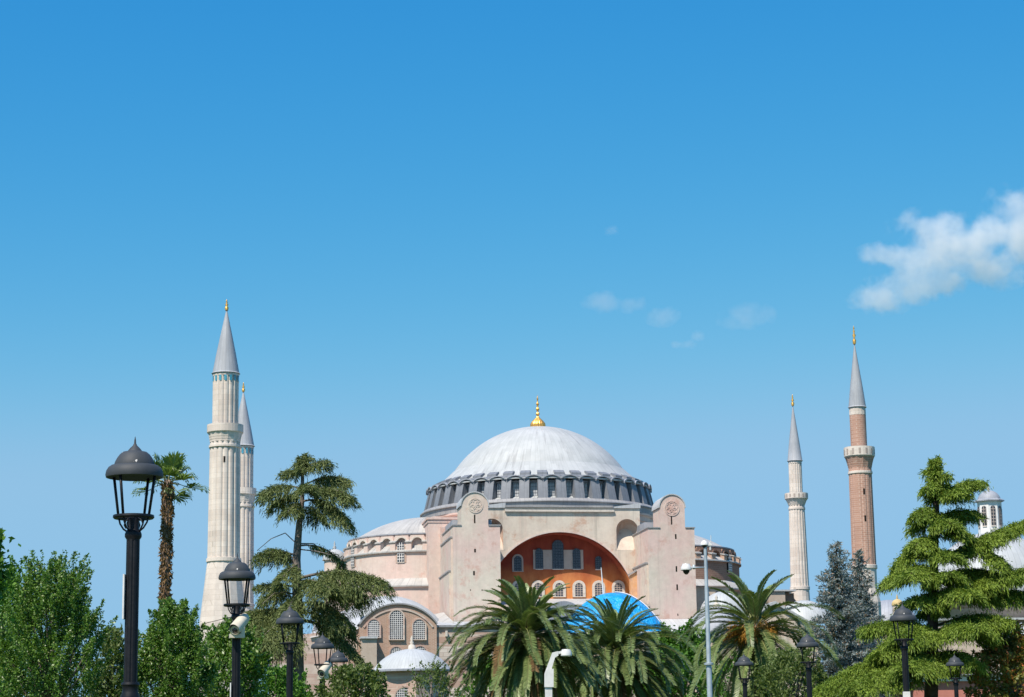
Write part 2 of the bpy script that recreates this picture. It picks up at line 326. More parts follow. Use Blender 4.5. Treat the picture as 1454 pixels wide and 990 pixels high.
church = empty('domed_mosque',(CX,CY,0),'pink plastered Byzantine mosque with great ribbed lead dome and arched orange wall','mosque',TH)
C = church
# main dome and drum ------------------------------------------------
zA = BZ(766,607,0); rS = (BU(888,669,0)-BU(648,671,0))/2; zS = BZ(648,671,0)
Hc = zA-zS; RR = (rS*rS+Hc*Hc)/(2*Hc); zc = zA-RR
rE = rS+0.3; prof = []
ph1 = math.asin(rE/RR)
for i in range(25): a = ph1*(1-i/24); prof.append((RR*math.sin(a)+1e-3, zc+RR*math.cos(a)))
MB().lathe(prof,160).build('dome',M['lead'],C,True)

zR = BZ(613,697,0); rR = (BU(923,688,0)-BU(612,697,0))/2; zB = P(765,707,D0-17.6).z; rB = rR+0.65
N = 40; ribs = None
MB().lathe([(rS+0.1,zS+0.02),(rR-1.55,zR+0.78),(rR-0.35,zR+0.12),(rR+0.12,zR+0.02),(rR+0.12,zR-0.18),(rR-0.2,zR-0.22)],160).build('dome_skirt',M['lead'],C,True,ang=30)
profr = [(rR-1.95,zR+0.95),(rR-1.7,zR+1.22),(rR-0.75,zR+0.78),(rR-0.72,zR+0.45),(rR+0.05,zR+0.12),(rR+0.05,zR-0.1),(rR-0.1,zR-0.12),(rB,zB),(rR-2.2,zB),(rR-2.2,zR+0.5)]
hw = 0.74
for i in range(N):
    a = 2*PI*i/N+0.03
    if i == 0:
        mb = MB(); k = len(profr)
        vs = [(r,-hw,z) for r,z in profr]+[(r,hw,z) for r,z in profr]
        mb.add(vs,[tuple(range(k)),tuple(range(2*k-1,k-1,-1))]+[(j,j+k,(j+1)%k+k,(j+1)%k) for j in range(k)])
        rib0 = mb.build('buttress_rib',M['leadg'],C)
        # window between ribs (recessed) and arched hood over it
        sp = 2*PI*(rR-1.2)/N/2-0.1
        h = MB(); rr_ = sp*0.86; zt = zR-0.55
        pts = [(rR+0.26, sp*-1.12*math.cos(PI*q/10), zt+0.62*math.sin(PI*q/10)+0.12) for q in range(11)]
        for q in range(10):
            p,p2 = pts[q],pts[q+1]; t0=0.16
            h.add([p,p2,(p2[0],p2[1],p2[2]+t0),(p[0],p[1],p[2]+t0),(rR-1.3,p[1]*0.9,p[2]),(rR-1.3,p2[1]*0.9,p2[2]),(rR-1.3,p2[1]*0.9,p2[2]+0.14),(rR-1.3,p[1]*0.9,p[2]+0.14)],
                  [(0,1,2,3),(3,2,6,7),(0,4,5,1),(4,7,6,5)])
        hood0 = h.build('window_hood',M['leadt'],C)
        wn = MB().prism(clean(arch(0,zB+0.3,zR-1.0,0.62)),-0.05,0.06)
        wn.v = [(rR-0.95-y, x, z) for x,y,z in wn.v]; win0 = wn.build('window',M['glassl'],C)
        g = MB()
        for q in range(-2,3): g.box(rR-0.90,rR-0.86,q*0.25-0.018,q*0.25+0.018,zB+0.3,zR-0.6)
        for q in range(8): g.box(rR-0.90,rR-0.86,-0.6,0.6,zB+0.45+q*0.45,zB+0.48+q*0.45)
        gr0 = g.build('grille',M['glassm'],win0)
        MB().add([(rR+0.15,-0.5,zB+0.02),(rR+0.15,0.5,zB+0.02),(rR-0.92,0.6,zB+0.45),(rR-0.92,-0.6,zB+0.45)],[(0,1,2,3)]).build('sill',M['leadw'],win0)
        b2 = 2*PI/N/2
        rib0.rotation_euler = (0,0,a); hood0.rotation_euler = (0,0,a+b2); win0.rotation_euler = (0,0,a+b2)
    else:
        for o in (rib0,hood0,win0):
            c = copy_tree(o, C, False); c.rotation_euler = (0,0,a+(0 if o is rib0 else 2*PI/N/2))
MB().lathe([(rR-0.6,zR-0.4),(rR-0.92,zR-0.8),(rR-1.0,zB),(rR-1.0,zB-0.5)],160).build('drum',M['leadg'],C,True)
MB().lathe([(rR-1.6,zB+0.03),(rB+0.1,zB-0.02),(rB+0.6,zB-0.45),(rB+0.6,zB-0.58),(rB+0.32,zB-0.6),(rB+0.3,zB-1.5)],120).build('drum_skirt',M['leadfd'],C,True,ang=30)
MB().lathe([(rB+0.2,zB-1.45),(rB+0.42,zB-1.5),(rB+0.4,zB-1.75),(rB+0.05,zB-1.95),(rB+0.02,zB-2.6),(rB-0.22,zB-2.75),(rB-0.3,zB-3.3),(rB-0.55,zB-3.5),(rB-0.6,0)],20).build('drum_base',M['pink'],C,True,ang=25)
# gilded finial
sp = 2*0.1082/2
def fin_profile(z0, ks): return [(r*0.1082*ks, z0+h*0.1082*ks) for r,h in ks_prof]
zt = zA-0.15; q = 0.1082
fp = [(9.5,0),(10.6,4),(10,7),(7,11),(3,15),(1.6,17),(1.2,19),(2.6,20),(2.6,21.5),(1.1,23),(1.1,25),(2.4,27),(2.0,29),(1.0,30.5),(1.0,33),(1.9,34.5),(1.7,36.5),(0.8,38),(0.7,41),(1.4,42.5),(0.5,45),(0.1,49)]
def flu(i): return 1+0.06*math.cos(i*PI*0.5)
MB().lathe([(r*q,zt+h*q) for r,h in fp],72,rf=flu).build('finial',M['gold'],C,True)
# towers (buttress piers) -------------------------------------------------------
WT = -30.0
def tower(xl, xr, ysh, tl, tr, ytop, med, slits, steps):
    u0,u1 = BU(xl,ysh+40,WT),BU(xr,ysh+40,WT); zsh = BZ((xl+xr)/2,ysh,WT); t0,t1 = BU(tl,720,WT),BU(tr,720,WT); tc=(t0+t1)/2; tr_=(t1-t0)/2; ztt = BZ((tl+tr)/2,ytop,WT)
    T = MB().box(u0,u1,WT,-17.0,0,zsh).build('buttress_tower',M['tower'],C)
    MB().prism(clean(arch(tc,zsh-0.01,ztt-tr_,tr_,20)),WT+0.003,WT+4.5).build('turret',M['tower'],T)
    oo = clean(arch(tc,ztt-tr_,ztt-tr_,tr_+0.16,20)); oi = clean(arch(tc,ztt-tr_,ztt-tr_,tr_+0.01,20))
    MB().hole(oo,oi,WT-0.12,WT+4.7).build('turret_roof',M['leadf'],T)
    for a_,b_ in ((u0-0.12,t0-0.01),(t1+0.01,u1+0.12)):
        MB().box(a_,b_,WT-0.12,-17,zsh+0.002,zsh+0.14).build('coping',M['leadfd'],T)
    for k,(yy,dx) in enumerate(steps):
        zz = BZ(xl,yy,WT); MB().box(u0-dx,u0+0.3,WT+0.6+k*0.3,-17.2,0,zz).build('pilaster',M['tower'],T)
        MB().box(u0-dx-0.12,u0+0.2,WT+0.5+k*0.3,-17.1,zz+0.002,zz+0.2).build('coping',M['leadfd'],T)
    mx,mz = B(med[0],med[1],WT); mr = med[2]*0.0985
    g = MB()
    ring = [(math.cos(2*PI*i/40),math.sin(2*PI*i/40)) for i in range(41)]
    g.hole([(mx+mr*a,mz+mr*b) for a,b in ring],[(mx+mr*0.86*a,mz+mr*0.86*b) for a,b in ring],WT-0.07,WT+0.02)
    for p in range(6):
        ax,az = mx+mr*0.44*math.cos(PI/3*p+0.5), mz+mr*0.44*math.sin(PI/3*p+0.5)
        g.hole([(ax+mr*0.40*a,az+mr*0.40*b) for a,b in ring[::2]],[(ax+mr*0.29*a,az+mr*0.29*b) for a,b in ring[::2]],WT-0.05-0.003*p,WT+0.02)
    g.hole([(mx+mr*0.16*a,mz+mr*0.16*b) for a,b in ring[::2]],[(mx+mr*0.02*a,mz+mr*0.02*b) for a,b in ring[::2]],WT-0.08,WT+0.02)
    g.build('rosette',M['tower'],T)
    for (sx_,sy_,sw,sh) in slits:
        x,z = B(sx_,sy_,WT); MB().box(x-sw*0.05,x+sw*0.05,WT-0.01,WT+0.1,z-sh*0.05,z+sh*0.05).build('slit_window',M['slit'],T)
    MB().box(u0+0.5,u1-0.5,WT+4.8,-16.5,zsh+0.21,zsh+1.35).build('lead_passage',M['leadt'],T)
    return T,u0,u1,zsh
TL = tower(643.5,710.5,746.5,655,693,699.5,(675,718,10.8),[(674,737,2,12),(674.5,782,2.4,5),(673,814,2.4,6),(668,838,1.2,2),(684.5,838,1.2,2)],[(763,0.25),(811,0.5)])
TR = tower(921,987,750,936.5,972,703,(954,722,11.2),[(953.5,739,1.9,12),(959.5,762,2.2,7),(960.5,808,2.2,8),(961.5,834,2.2,8),(962.5,873,1.4,3)],[(800,0.3)])
# great arch wall ----------------------------------------------------------------
WA = -20.5; uc, za = B(795,755.5,WA); ur = BU(903,856,WA); Ra = ur-uc
zsp = za-Ra; zwt = BZ(795,727,WA); zlow = zsp-4
uL,uR = uc-Ra-2.6, uc+Ra+2.4
n = 40
inner = [(uc-Ra,zlow)]+[(uc-Ra*math.cos(PI*i/n),zsp+Ra*math.sin(PI*i/n)) for i in range(n+1)]+[(uc+Ra,zlow)]
NXL,NXR = BU(872,740,WA),BU(908.5,740,WA); NZB = zwt-1.0-1.62-2.9; Nx = NXL-uc
outer = []
for (x,z) in inner:
    if z <= zsp: outer.append((uL if x<uc else uR,z)); continue
    a = math.atan2(z-zsp,x-uc); sg = 1 if math.cos(a) >= 0 else -1; cc = abs(math.cos(a))+1e-6; sn = math.sin(a)+1e-6; Ux = uR-uc if sg > 0 else uc-uL
    if Nx*sn/cc >= NZB-zsp: s_ = min(Nx/cc,(zwt-zsp)/sn)
    else: s_ = min((NZB-zsp)/sn, Ux/cc)
    outer.append((uc+sg*s_*cc,zsp+s_*sn))
# insert corner points
def ins(outer,inner,cx,cz):
    best = min(range(len(outer)-1),key=lambda i:(abs((outer[i][0]+outer[i+1][0])/2-cx)+abs((outer[i][1]+outer[i+1][1])/2-cz)))
    a,b = inner[best],inner[best+1]; outer.insert(best+1,(cx,cz)); inner.insert(best+1,((a[0]+b[0])/2,(a[1]+b[1])/2))
for cxx,czz in ((uc-Nx,zwt),(uc+Nx,zwt),(uc-Nx,NZB),(uc+Nx,NZB),(uL,NZB),(uR,NZB)): ins(outer,inner,cxx,czz)
AW = MB().hole(outer,inner,WA,-17.3).build('arch_wall',M['cream'],C)
SOF = MB().hole([(uc+(x-uc)*0.998,zsp+(z-zsp)*0.998) for x,z in inner],[(uc+(x-uc)*0.985,zsp+(z-zsp)*0.985) for x,z in inner],WA+0.25,-17.72)
rim_o = [(x+(x-uc)*0.012,z+(0.12 if z>zsp else 0)) for x,z in inner]
MB().hole([(uc+(x-uc)*1.02,zsp+(z-zsp)*1.02) for x,z in inner],[(uc+(x-uc)*0.997,zsp+(z-zsp)*0.997) for x,z in inner],WA-0.12,WA+0.05).build('arch_rim',M['pink'],AW)
MB().box(2*uc-NXL,NXL,WA-0.35,-16.8,zwt+0.003,zwt+0.28).box(2*uc-NXL,NXL,WA-0.15,-16.8,zwt+0.283,zwt+0.62).build('cornice',M['trim'],AW)
MB().prism([(2*uc-NXL,zwt+0.63),(2*uc-NXL,zwt+0.9),(NXL-0.2,zwt+0.9),(NXL-0.2,zwt+0.63)],WA-0.4,-16.5).build('parapet_roof',M['leadfd'],AW)
# tympanum, orange paint with the arch's shade put into its upper colour
WP = -17.7
zg = BZ(795,812,WP)
pan = MB(); pts = []
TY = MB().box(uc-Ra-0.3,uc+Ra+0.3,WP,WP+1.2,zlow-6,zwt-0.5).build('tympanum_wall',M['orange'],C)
zr = BZ(795,813,WP)
cx0 = BU(757,790,WP); cx1 = BU(828,790,WP); za0,za1 = BZ(792,808.5,WP),BZ(792,781,WP)
MB().box(cx0,cx1,WP-0.10,WP-0.03,za0,za1).build('pale_panel',M['stonep'],TY)
def tw(px0,px1,y0,y1,fr,pane='glassm',**k):
    x0,x1 = BU(px0,(y0+y1)/2,WP),BU(px1,(y0+y1)/2,WP); return window(TY,(x0+x1)/2,BZ(px0,y1,WP),BZ(px0,y0,WP),(x1-x0)/2,WP-0.11 if not fr else WP-0.03,True,fr,pane,**k)
tw(784,800,767,808,None,grid=(4,10),gm='glass'); tw(760,771,779,808,None,grid=(3,8),gm='glass'); tw(813,824,779,808,None,grid=(3,8),gm='glass')
tw(729.5,740.5,789.5,811,'stonep',grid=(3,6),gm='glass'); tw(845,854,790,808.5,None,grid=(3,6),gm='glass')
for cxp in (736,764,794,822,850,878): tw(cxp-5.6,cxp+5.6,828,847,'trim',grid=(3,6),gm='stonep',fw=0.38)
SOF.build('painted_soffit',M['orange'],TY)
# niche piers either side of the arch
def niche_pier(cx, xl, xr, ztop, m=1):
    w0 = WA-0.03; hr = 1.62; zn = zwt-1.0-hr; zb = zn-2.9
    ou = [(xl,zb-12)]; I = clean(arch(cx,zb,zn,hr,16)); 
    inn = [(cx-hr,zb)]+[(cx-hr*math.cos(PI*i/16),zn+hr*math.sin(PI*i/16)) for i in range(17)]+[(cx+hr,zb)]
    oo = []
    for i,(x,z) in enumerate(inn):
        if i in (0,): oo.append((xl,zb)); 
        elif i == len(inn)-1: oo.append((xr,zb))
        else:
            a = PI*(1-(i-1)/16)
            oo.append((xl if a>PI*0.75 else xr if a<PI*0.25 else cx+(xr-xl)/2*math.cos(a)/0.7071, (ztop if PI*0.25<=a<=PI*0.75 else zn+(ztop-zn)*math.sin(a)/0.7071)))
    xm = xl+2.55 if cx>uc else xr-2.55; mb = MB().hole(oo,inn,w0,w0+0.25); mb.box(*( (xm,xr) if cx>uc else (xl,xm) ),w0,w0+0.25,0,zb); mb.box(xl,xr,w0+2.2,-16.9,zb-0.2,ztop); mb.box(xl,xl+0.05,w0+0.25,w0+2.2,zb,ztop); mb.box(xr-0.05,xr,w0+0.25,w0+2.2,zb,ztop); mb.box(*( (xm,xr) if cx>uc else (xl,xm) ),w0+0.26,-16.9,0,zb-0.01); mb.box(xl,xr,w0+0.25,w0+2.2,ztop-0.05,ztop)
    o = mb.build('niche_pier',M['cream'],C)
    nb = MB(); nb.lathe([(hr,zb),(hr,zn)]+[(hr*math.cos(PI/2*i/10),zn+hr*math.sin(PI/2*i/10)) for i in range(1,11)],24,(cx,w0+0.24),0,PI)
    MB().add([(cx-hr,w0+0.02,zb),(cx+hr,w0+0.02,zb),(cx+hr,w0+2,zb+3.6),(cx-hr,w0+2,zb+3.6)],[(0,1,2,3)]).build('sloping_sill',M['cream'],o)
    nb.build('niche',M['niche'],o,True)
    MB().prism([(xl-0.15,ztop+0.003),(xl-0.15,ztop+0.2),(xr+0.1,ztop+0.75),(xr+0.1,ztop+0.003)],w0-0.2,-17).build('coping',M['leadf'],o)
M['niche_'] = plaster('niche_plaster',(0.56,0.47,0.38),(0.46,0.30,0.22),(0.42,0.12,0.06),0.9,0.35,0.35)
xl,xr = NXL,NXR; niche_pier((xl+xr)/2,xl,xr,BZ(890,722,WA))
mx = 2*uc; niche_pier(mx-(xl+xr)/2,mx-xr,mx-xl,BZ(890,722,WA))
# orange-stained low spur against the east tower
xs0,xs1 = BU(896,820,-23),BU(922,820,-23)
o = MB().prism([(xs0,0),(xs0,BZ(896,817,-23)),(xs1,BZ(921,801,-23)),(xs1,0)],-23,-21.7).build('spur_wall',M['stainp'] if 'stainp' in M else plaster('stained_plaster',(0.62,0.46,0.36),(0.62,0.34,0.16),(0.55,0.2,0.06),0.8,0.2,0.4),C)
MB().prism([(xs0-0.2,BZ(896,817,-23)+0.01),(xs0-0.2,BZ(896,814.5,-23)),(xs1,BZ(921,798.5,-23)),(xs1,BZ(921,801,-23)+0.01)],-23.25,-21.7).build('coping',M['leadfd'],o)
# aisle between the towers
za_ = BZ(795,850,-17.5)
ai = MB().prism([(TL[2]+0.02,0),(TL[2]+0.02,za_-2),(TR[1]-0.6,za_-2),(TR[1]-0.6,0)],-33,-17.5).build('aisle',M['beige'],C)
MB().add([(TL[2]+0.02,-33.2,za_-2.3),(TR[1]-0.6,-33.2,za_-2.3),(TR[1]-0.6,-17.35,za_),(TL[2]+0.02,-17.35,za_)],[(0,1,2,3)]).build('aisle_roof',M['leadf'],C)
MB().box(-35,37,-16,30,0,21).build('nave_body',M['pink'],C)
# half domes ----------------------------------------------------------------------
def half_dome(cu, r, zc_, hcap, wall, roofm, r2, z2, r3, z3, n_p, a0, a1, winpx, capc='leads', wpar=1):
    H = MB().lathe([(r,zc_),(r,z2-3)],72,(0,0),a0,a1).build('half_dome_drum',M[wall],C,True,loc=(cu,0,0))
    MB().dome((0,0),r-0.5,hcap,zc_+0.15,72,12).build('half_dome_roof',M[capc],H,True)
    MB().lathe([(r-0.7,zc_+0.22),(r+0.35,zc_+0.15),(r+0.35,zc_-0.02),(r-0.05,zc_-0.25)],72,(0,0),a0,a1).build('cornice',M['leadt'],H,True,ang=30)
    MB().lathe([(r+0.02,z2+1.05),(r2+0.3,z2+0.2),(r2+0.3,z2),(r2,z2-0.02),(r2,z3+0.5)],72,(0,0),a0,a1).build('outer_ring',M[wall],H,True,ang=30)
    MB().lathe([(r+0.04,z2+1.08),(r2+0.33,z2+0.24),(r2+0.33,z2+0.05)],72,(0,0),a0,a1).build('ring_roof',M[capc],H,True,ang=30)
    MB().lathe([(r2-0.02,z3+1.5),(r3+0.35,z3+0.25),(r3+0.35,z3+0.05)],72,(0,0),a0,a1).build('gallery_roof',M[capc],H,True,ang=30)
    MB().lathe([(r3+0.2,z3+0.05),(r3,z3-0.2),(r3,0)],72,(0,0),a0,a1).build('gallery_wall',M[wall],H,True,ang=30)
    for i in range(n_p):
        a = a0+(a1-a0)*(i+0.5)/n_p
        p = MB().prism([(r-0.1,z2+0.2),(r-0.1,zc_-0.95),(r2+0.25,zc_-1.3),(r2+0.25,z2+0.2)],-0.42,0.42); p.build('pier',M['brick' if wall=='brickd' else wall],H,rz=a)
        MB().prism([(r-0.1,zc_-0.94),(r-0.1,zc_-0.76),(r2+0.4,zc_-1.12),(r2+0.4,zc_-1.29)],-0.52,0.52).build('pier_cap',M[capc],H,rz=a)
        b = a+(a1-a0)/n_p/2
        if i < n_p-1:
            sp2 = r*(a1-a0)/n_p/2; half = sp2-0.36; nn_=12; zsp_ = zc_-0.55-half
            inn_ = [(-half,z2+0.6)]+[(-half*math.cos(PI*t/nn_),zsp_+half*math.sin(PI*t/nn_)) for t in range(nn_+1)]+[(half,z2+0.6)]
            out_ = [(-sp2-0.02,z2+0.6)]+[(-(sp2+0.02) if t<nn_/2 else sp2+0.02, zc_-0.2 if 3<t<nn_-3 else zsp_+(zc_-0.2-zsp_)*min(1,min(t,nn_-t)/3)) for t in range(nn_+1)]+[(sp2+0.02,z2+0.6)]
            out_ = [(x if (k_<4 or k_>nn_-2 ) else -sp2*math.cos(PI*(k_-1)/nn_)*1.2, zz) for k_,(x,zz) in enumerate(out_)]
            g = MB(); g.hole(out_,inn_,-r-0.5,-r+0.1); g.build('arcade',M[wall],H,rz=b+PI/2)
            MB().hole([(x*1.0+math.copysign(0.16,x)*(1 if abs(x)>0.1 else 0),zz+(0.16 if zz>zsp_ else 0)) for x,zz in inn_[1:-1]],inn_[1:-1],-r-0.58,-r-0.4).build('arch_hood',M['trim'] if wall=='pink' else M[wall],H,rz=b+PI/2)
            if i%4==wpar:
                MB().box(-0.8,0.8,-r2-0.05,-r2+0.3,z2-1.5,z2+0.9).build('window_notch',M['niche'] if wall=='pink' else M['slit'],H,rz=b+PI/2)
                window(H,0,z2-1.4,zc_-1.25,0.55,-r2-0.09,True,None,'glass',grid=(3,7),fw=0.05,rz=b+PI/2,name='window')
    return H
uW = BU(607,760,0); rW = uW-BU(495,775,0)-0.3
zcW = BZ(495,769.5,0); z2W = BZ(490,795,0); z3W = BZ(548,833,-15)
half_dome(uW, rW, zcW, BZ(600,737,0)-zcW, 'pink','leads', rW+0.75, z2W, rW+3.0, z3W, 18, PI/2, 3*PI/2+0.35, None)
uE = BU(925,770,0); rE_ = BU(1036,778,0)-uE; zcE = BZ(1043,786,0)
half_dome(uE, rE_, zcE, BZ(985,757,0)-zcE+0.3,'brickd','leads', rE_+1.0, BZ(1050,807,0), rE_+2.6, BZ(1040,840,-8), 16, -PI/2-0.2, PI/2, None, wpar=0)
cpz = BZ(608,738,-15)
cpu = BU(608.5,800,-15.2)
o = MB().box(cpu,-6,-15.2,-5,0,cpz).build('corner_pier',M['pink'],C)
MB().box(cpu-0.25,-6,-15.45,-5,cpz+0.003,cpz+0.3).box(cpu-0.12,-6,-15.3,-5,cpz-0.45,cpz-0.003).build('cornice',M['pink'],o)
MB().box(cpu+1.7,-6,-16.4,-15.21,0,cpz-1.2).build('pilaster',M['pink'],o)
# west corner wall strips and ledges
for (xa,xb,ya,wd,lm) in ((600,629,803,-10,'pink'),(612,629.5,787,-13,'pink')):
    z = BZ(xa,ya,wd); o = MB().box(BU(xa,ya,wd),BU(xb,ya,wd),wd,-5,0,z).build('corner_wall',M['pink'],C)
    MB().box(BU(xa,ya,wd)-0.15,BU(xb,ya,wd),wd-0.15,-5,z+0.003,z+0.22).build('coping',M['leadfd'],o)
# stair turret on the west front
tcx,tz = B(475,796,4); tr_ = (BU(490,796,4)-BU(459,796,4))/2
st = MB().lathe([(tr_-0.1,0),(tr_-0.1,tz-0.1),(tr_+0.15,tz)],32).build('stair_turret',M['pink'],C,True,loc=(tcx,4,0),ang=30)
MB().dome((0,0),tr_+0.2,1.75,tz,32).lathe([(0.18,tz+1.7),(0.3,tz+2.0),(0.1,tz+2.3),(0.16,tz+2.5),(0.02,tz+3.0)],12).build('turret_dome',M['leadw'],st,True)
# apse-side low roofs (east, beyond tower)
o = MB().box(BU(989,850,-20),BU(1035,850,-20),-20,-6,0,BZ(1000,832,-20)).build('east_wing',M['beige'],C)
MB().add([(BU(986,832,-20),-20.4,BZ(1000,833,-20)),(BU(1037,832,-20),-20.4,BZ(1000,833,-20)),(BU(1037,832,-20),-8,BZ(1000,820,-20)),(BU(986,832,-20),-8,BZ(1000,820,-20))],[(0,1,2,3)]).build('roof',M['leadfd'],o)
for x in (1018,1024,1030): window(o,BU(x,842,-20),BZ(x,848,-20),BZ(x,840,-20),0.28,-20.03,True,None,'glass',fw=0.1,name='window')
# ------------------------------------------------------------------ annexes
def annex(name,label,cat='building'):
    return empty(name,(CX,CY,0),label,cat,TH)
# arched brick gable annex
A = annex('brick_annex','brick annex with curved gable, three white-grilled windows and pale lead roof')
wA = -45.0; gx,gz = B(565,858.5,wA); e0 = B(511,890,wA); e1 = B(620,884,wA); hwid = (e1[0]-e0[0])/2; cxg = (e0[0]+e1[0])/2; zed = (e0[1]+e1[1])/2; hh = gz-zed
Rg = (hwid**2+hh**2)/(2*hh); an = math.asin(hwid/Rg)
arc = [(cxg+Rg*math.sin(-an+2*an*i/24), gz-Rg+Rg*math.cos(-an+2*an*i/24)) for i in range(25)]
MB().prism([(cxg-hwid,0)]+arc+[(cxg+hwid,0)],wA,wA+12).build('wall',M['brick'],A)
def offarc(d): return [(cxg+(Rg+d)*math.sin(-an+2*an*i/24), gz-Rg+(Rg+d)*math.cos(-an+2*an*i/24)) for i in range(25)]
MB().hole(offarc(0.20),offarc(0.01),wA-0.25,wA+12.2).build('roof',M['leadfd'],A)
MB().hole(offarc(-0.5),offarc(-0.72),wA-0.12,wA+0.01).build('brick_arch',M['brickp'],A)
def aw(par,px0,px1,y0,y1,w,grid,frame='brickp',fw=0.18,**k):
    x0,x1 = BU(px0,(y0+y1)/2,w),BU(px1,(y0+y1)/2,w); return window(par,(x0+x1)/2,BZ(px0,y1,w),BZ(px0,y0,w),(x1-x0)/2,w-0.02,True,frame,'glass',grid=grid,fw=fw,depth=0.25,**k)
aw(A,553.5,572.5,867,908,wA,(7,14)); aw(A,522.5,539,880,905,wA,(6,9)); aw(A,586.5,603.5,880,908,wA,(6,10)); aw(A,554,571,919,945,wA,(6,9)); aw(A,588,605,918,945,wA,(6,9))
lx,lz = B(556,882,-34)
MB().dome((0,0),7.6,BZ(556,841,-34)-lz,lz,64).build('dome_roof',M['leadw'],A,True,loc=(lx,-27.5,0))
MB().lathe([(7.4,lz+0.05),(7.3,0)],48).build('dome_base',M['brick'],A,True,loc=(lx,-27.5,0))
# west wing of annex
ww = -43.0; o = MB().prism([(BU(385,930,ww),0),(BU(385,930,ww),BZ(440,905,ww)),(BU(510,890,ww)-0.02,BZ(500,893,ww)),(BU(510,890,ww)-0.02,0)],ww,ww+9).build('wing_wall',M['brickp'],A)
MB().add([(BU(440,905,ww),ww-0.3,BZ(440,906,ww)),(BU(511,890,ww),ww-0.3,BZ(511,893,ww)),(BU(520,870,ww),ww+9,BZ(520,862,ww+9)),(BU(455,880,ww),ww+9,BZ(455,876,ww+9))],[(0,1,2,3)]).build('wing_roof',M['leadf'],A)
MB().box(BU(513.5,920,-47),BU(535,920,-47),-47,-45.02,0,BZ(520,907,-47)).build('buttress',M['beige'],A)
MB().box(BU(512,920,-47),BU(536,920,-47),-47.3,-45.02,BZ(520,906.8,-47),BZ(520,904,-47)).build('buttress_cap',M['leadf'],A)
# stone wing east of the annex
Wg = annex('stone_wing','pale ashlar wall with white lead roof at the foot of the western buttress tower')
ws = -44.6; x0_,x1_ = BU(619,900,ws),BU(770,900,ws); zt_ = BZ(640,891,ws)
MB().box(x0_,x1_,ws,ws+6,0,zt_).build('wall',M['block'],Wg)
MB().prism([(x0_-0.1,zt_+0.003),(x0_-0.1,zt_+0.25),(x1_,zt_+0.25),(x1_,zt_+0.003)],ws-0.35,ws+6).build('eave',M['leadfd'],Wg)
MB().add([(x0_-0.1,ws-0.35,zt_+0.27),(x1_,ws-0.35,zt_+0.27),(x1_,-30.2,zt_+1.7),(x0_-0.1,-30.2,zt_+1.7)],[(0,1,2,3)]).build('roof',M['leadf'],Wg)
MB().box(BU(632,905,ws),BU(635,905,ws),ws-0.5,ws-0.02,BZ(633,904,ws),BZ(633,896,ws)).build('spout',M['trim'],Wg)
# vaulted roof lump beside it
MB().add([(x0_-1,-38,zt_-0.5),(BU(637,870,-31),-38,zt_+1.0),(BU(637,860,-30),-24,zt_+3.4),(BU(600,860,-30),-24,zt_+2.8)],[(0,1,2,3)]).build('upper_roof',M['leads'],Wg)
# small domes ---------------------------------------------------------------
def tomb(name,label,pxc,ybase,r_px,yapex,w,wallm,roofm,windows=(),finial=True,nside=8,eave=True,zcut=0):
    Yd = None; u,z = B(pxc,ybase,w); sc = (B(pxc+10,ybase,w)[0]-u)/10; r = r_px*sc
    T = empty(name,MF@Vector((u,w+0,0)),label,'building',TH)
    MB().lathe([(r*0.97,0),(r*0.97,z-0.3),(r*1.02,z-0.25)],nside if nside<20 else 64,(0,0),PI/nside,2*PI+PI/nside).build('wall',M[wallm],T)
    MB().lathe([(r*0.9,z-0.25),(r*1.06,z-0.24),(r*1.06,z-0.02),(r*0.98,z+0.06)],64).build('cornice',M['leadt'],T,True,ang=30)
    h = BZ(pxc,yapex,w)-z
    D = MB().dome((0,0),r,h,z,64,14).build('dome',M[roofm],T,True)
    if finial: MB().lathe([(0.5,z+h-0.05),(0.42,z+h+0.4),(0.15,z+h+0.6),(0.28,z+h+0.8),(0.12,z+h+1.0),(0.22,z+h+1.2),(0.03,z+h+1.6)],12).build('finial',M['trim'],D,True)
    for (wx,wy0,wy1,whw,grid) in windows:
        uu = B(wx,wy1,w-r)[0]-u; window(T,uu,BZ(wx,wy1,w-r),BZ(wx,wy0,w-r),whw,-r*0.97*math.cos(PI/nside)-0.03,True,'brickp','glass',grid=grid,fw=0.15)
    return T
tomb('domed_tomb','small pale lead dome with stone finial on pinkish walls in front of the brick annex',585,952,56,921.5,-62,'brickp','leadw',[(518,978,1000,0.72,(6,7)),(576,976,1000,1.15,(9,7))],nside=6)
TD = tomb('grey_domed_tomb','low slate grey tomb dome behind the steel camera pole',1019,905,47,862,-50,'beige','leadt',[],nside=8)
T2 = tomb('white_domed_tomb','low white lead dome squeezed between tower and grey tomb dome',1028,872,34,840,-34,'beige','leadw',[],nside=8,finial=False)
# tarpaulin-covered dome
u,z = B(871,901,-46); rT = BU(946,899,-46)-u; hT = BZ(866,842,-46)-z
TT = empty('tarp_covered_tomb',MF@Vector((u,-46,0)),'tomb whose dome is wrapped in bright blue tarpaulin','building',TH)
MB().lathe([(rT*1.0,0),(rT*1.0,z-0.1)],8,(0,0),PI/8,2*PI+PI/8).build('wall',M['beige'],TT)
nA,nR = 96,30; vs=[];fs=[]
RRt = (rT*rT+hT*hT)/(2*hT); 
for i in range(nR+1):
    tt = i/nR; rr = rT*1.03*tt
    for j in range(nA):
        a = 2*PI*j/nA
        zz = z+hT*(1-tt**2.15) ; fold = 0.10*math.sin(a*13+2*math.sin(a*3))*tt**1.5+0.06*math.sin(a*29+tt*6)*tt + 0.10*abs(math.sin(a*4.0))**0.3*tt
        vs.append(((rr+fold)*math.cos(a),(rr+fold)*math.sin(a),zz-0.15*tt*abs(math.sin(a*7))))
for i in range(nR):
    for j in range(nA): k=(j+1)%nA; fs.append((i*nA+j,i*nA+k,(i+1)*nA+k,(i+1)*nA+j))
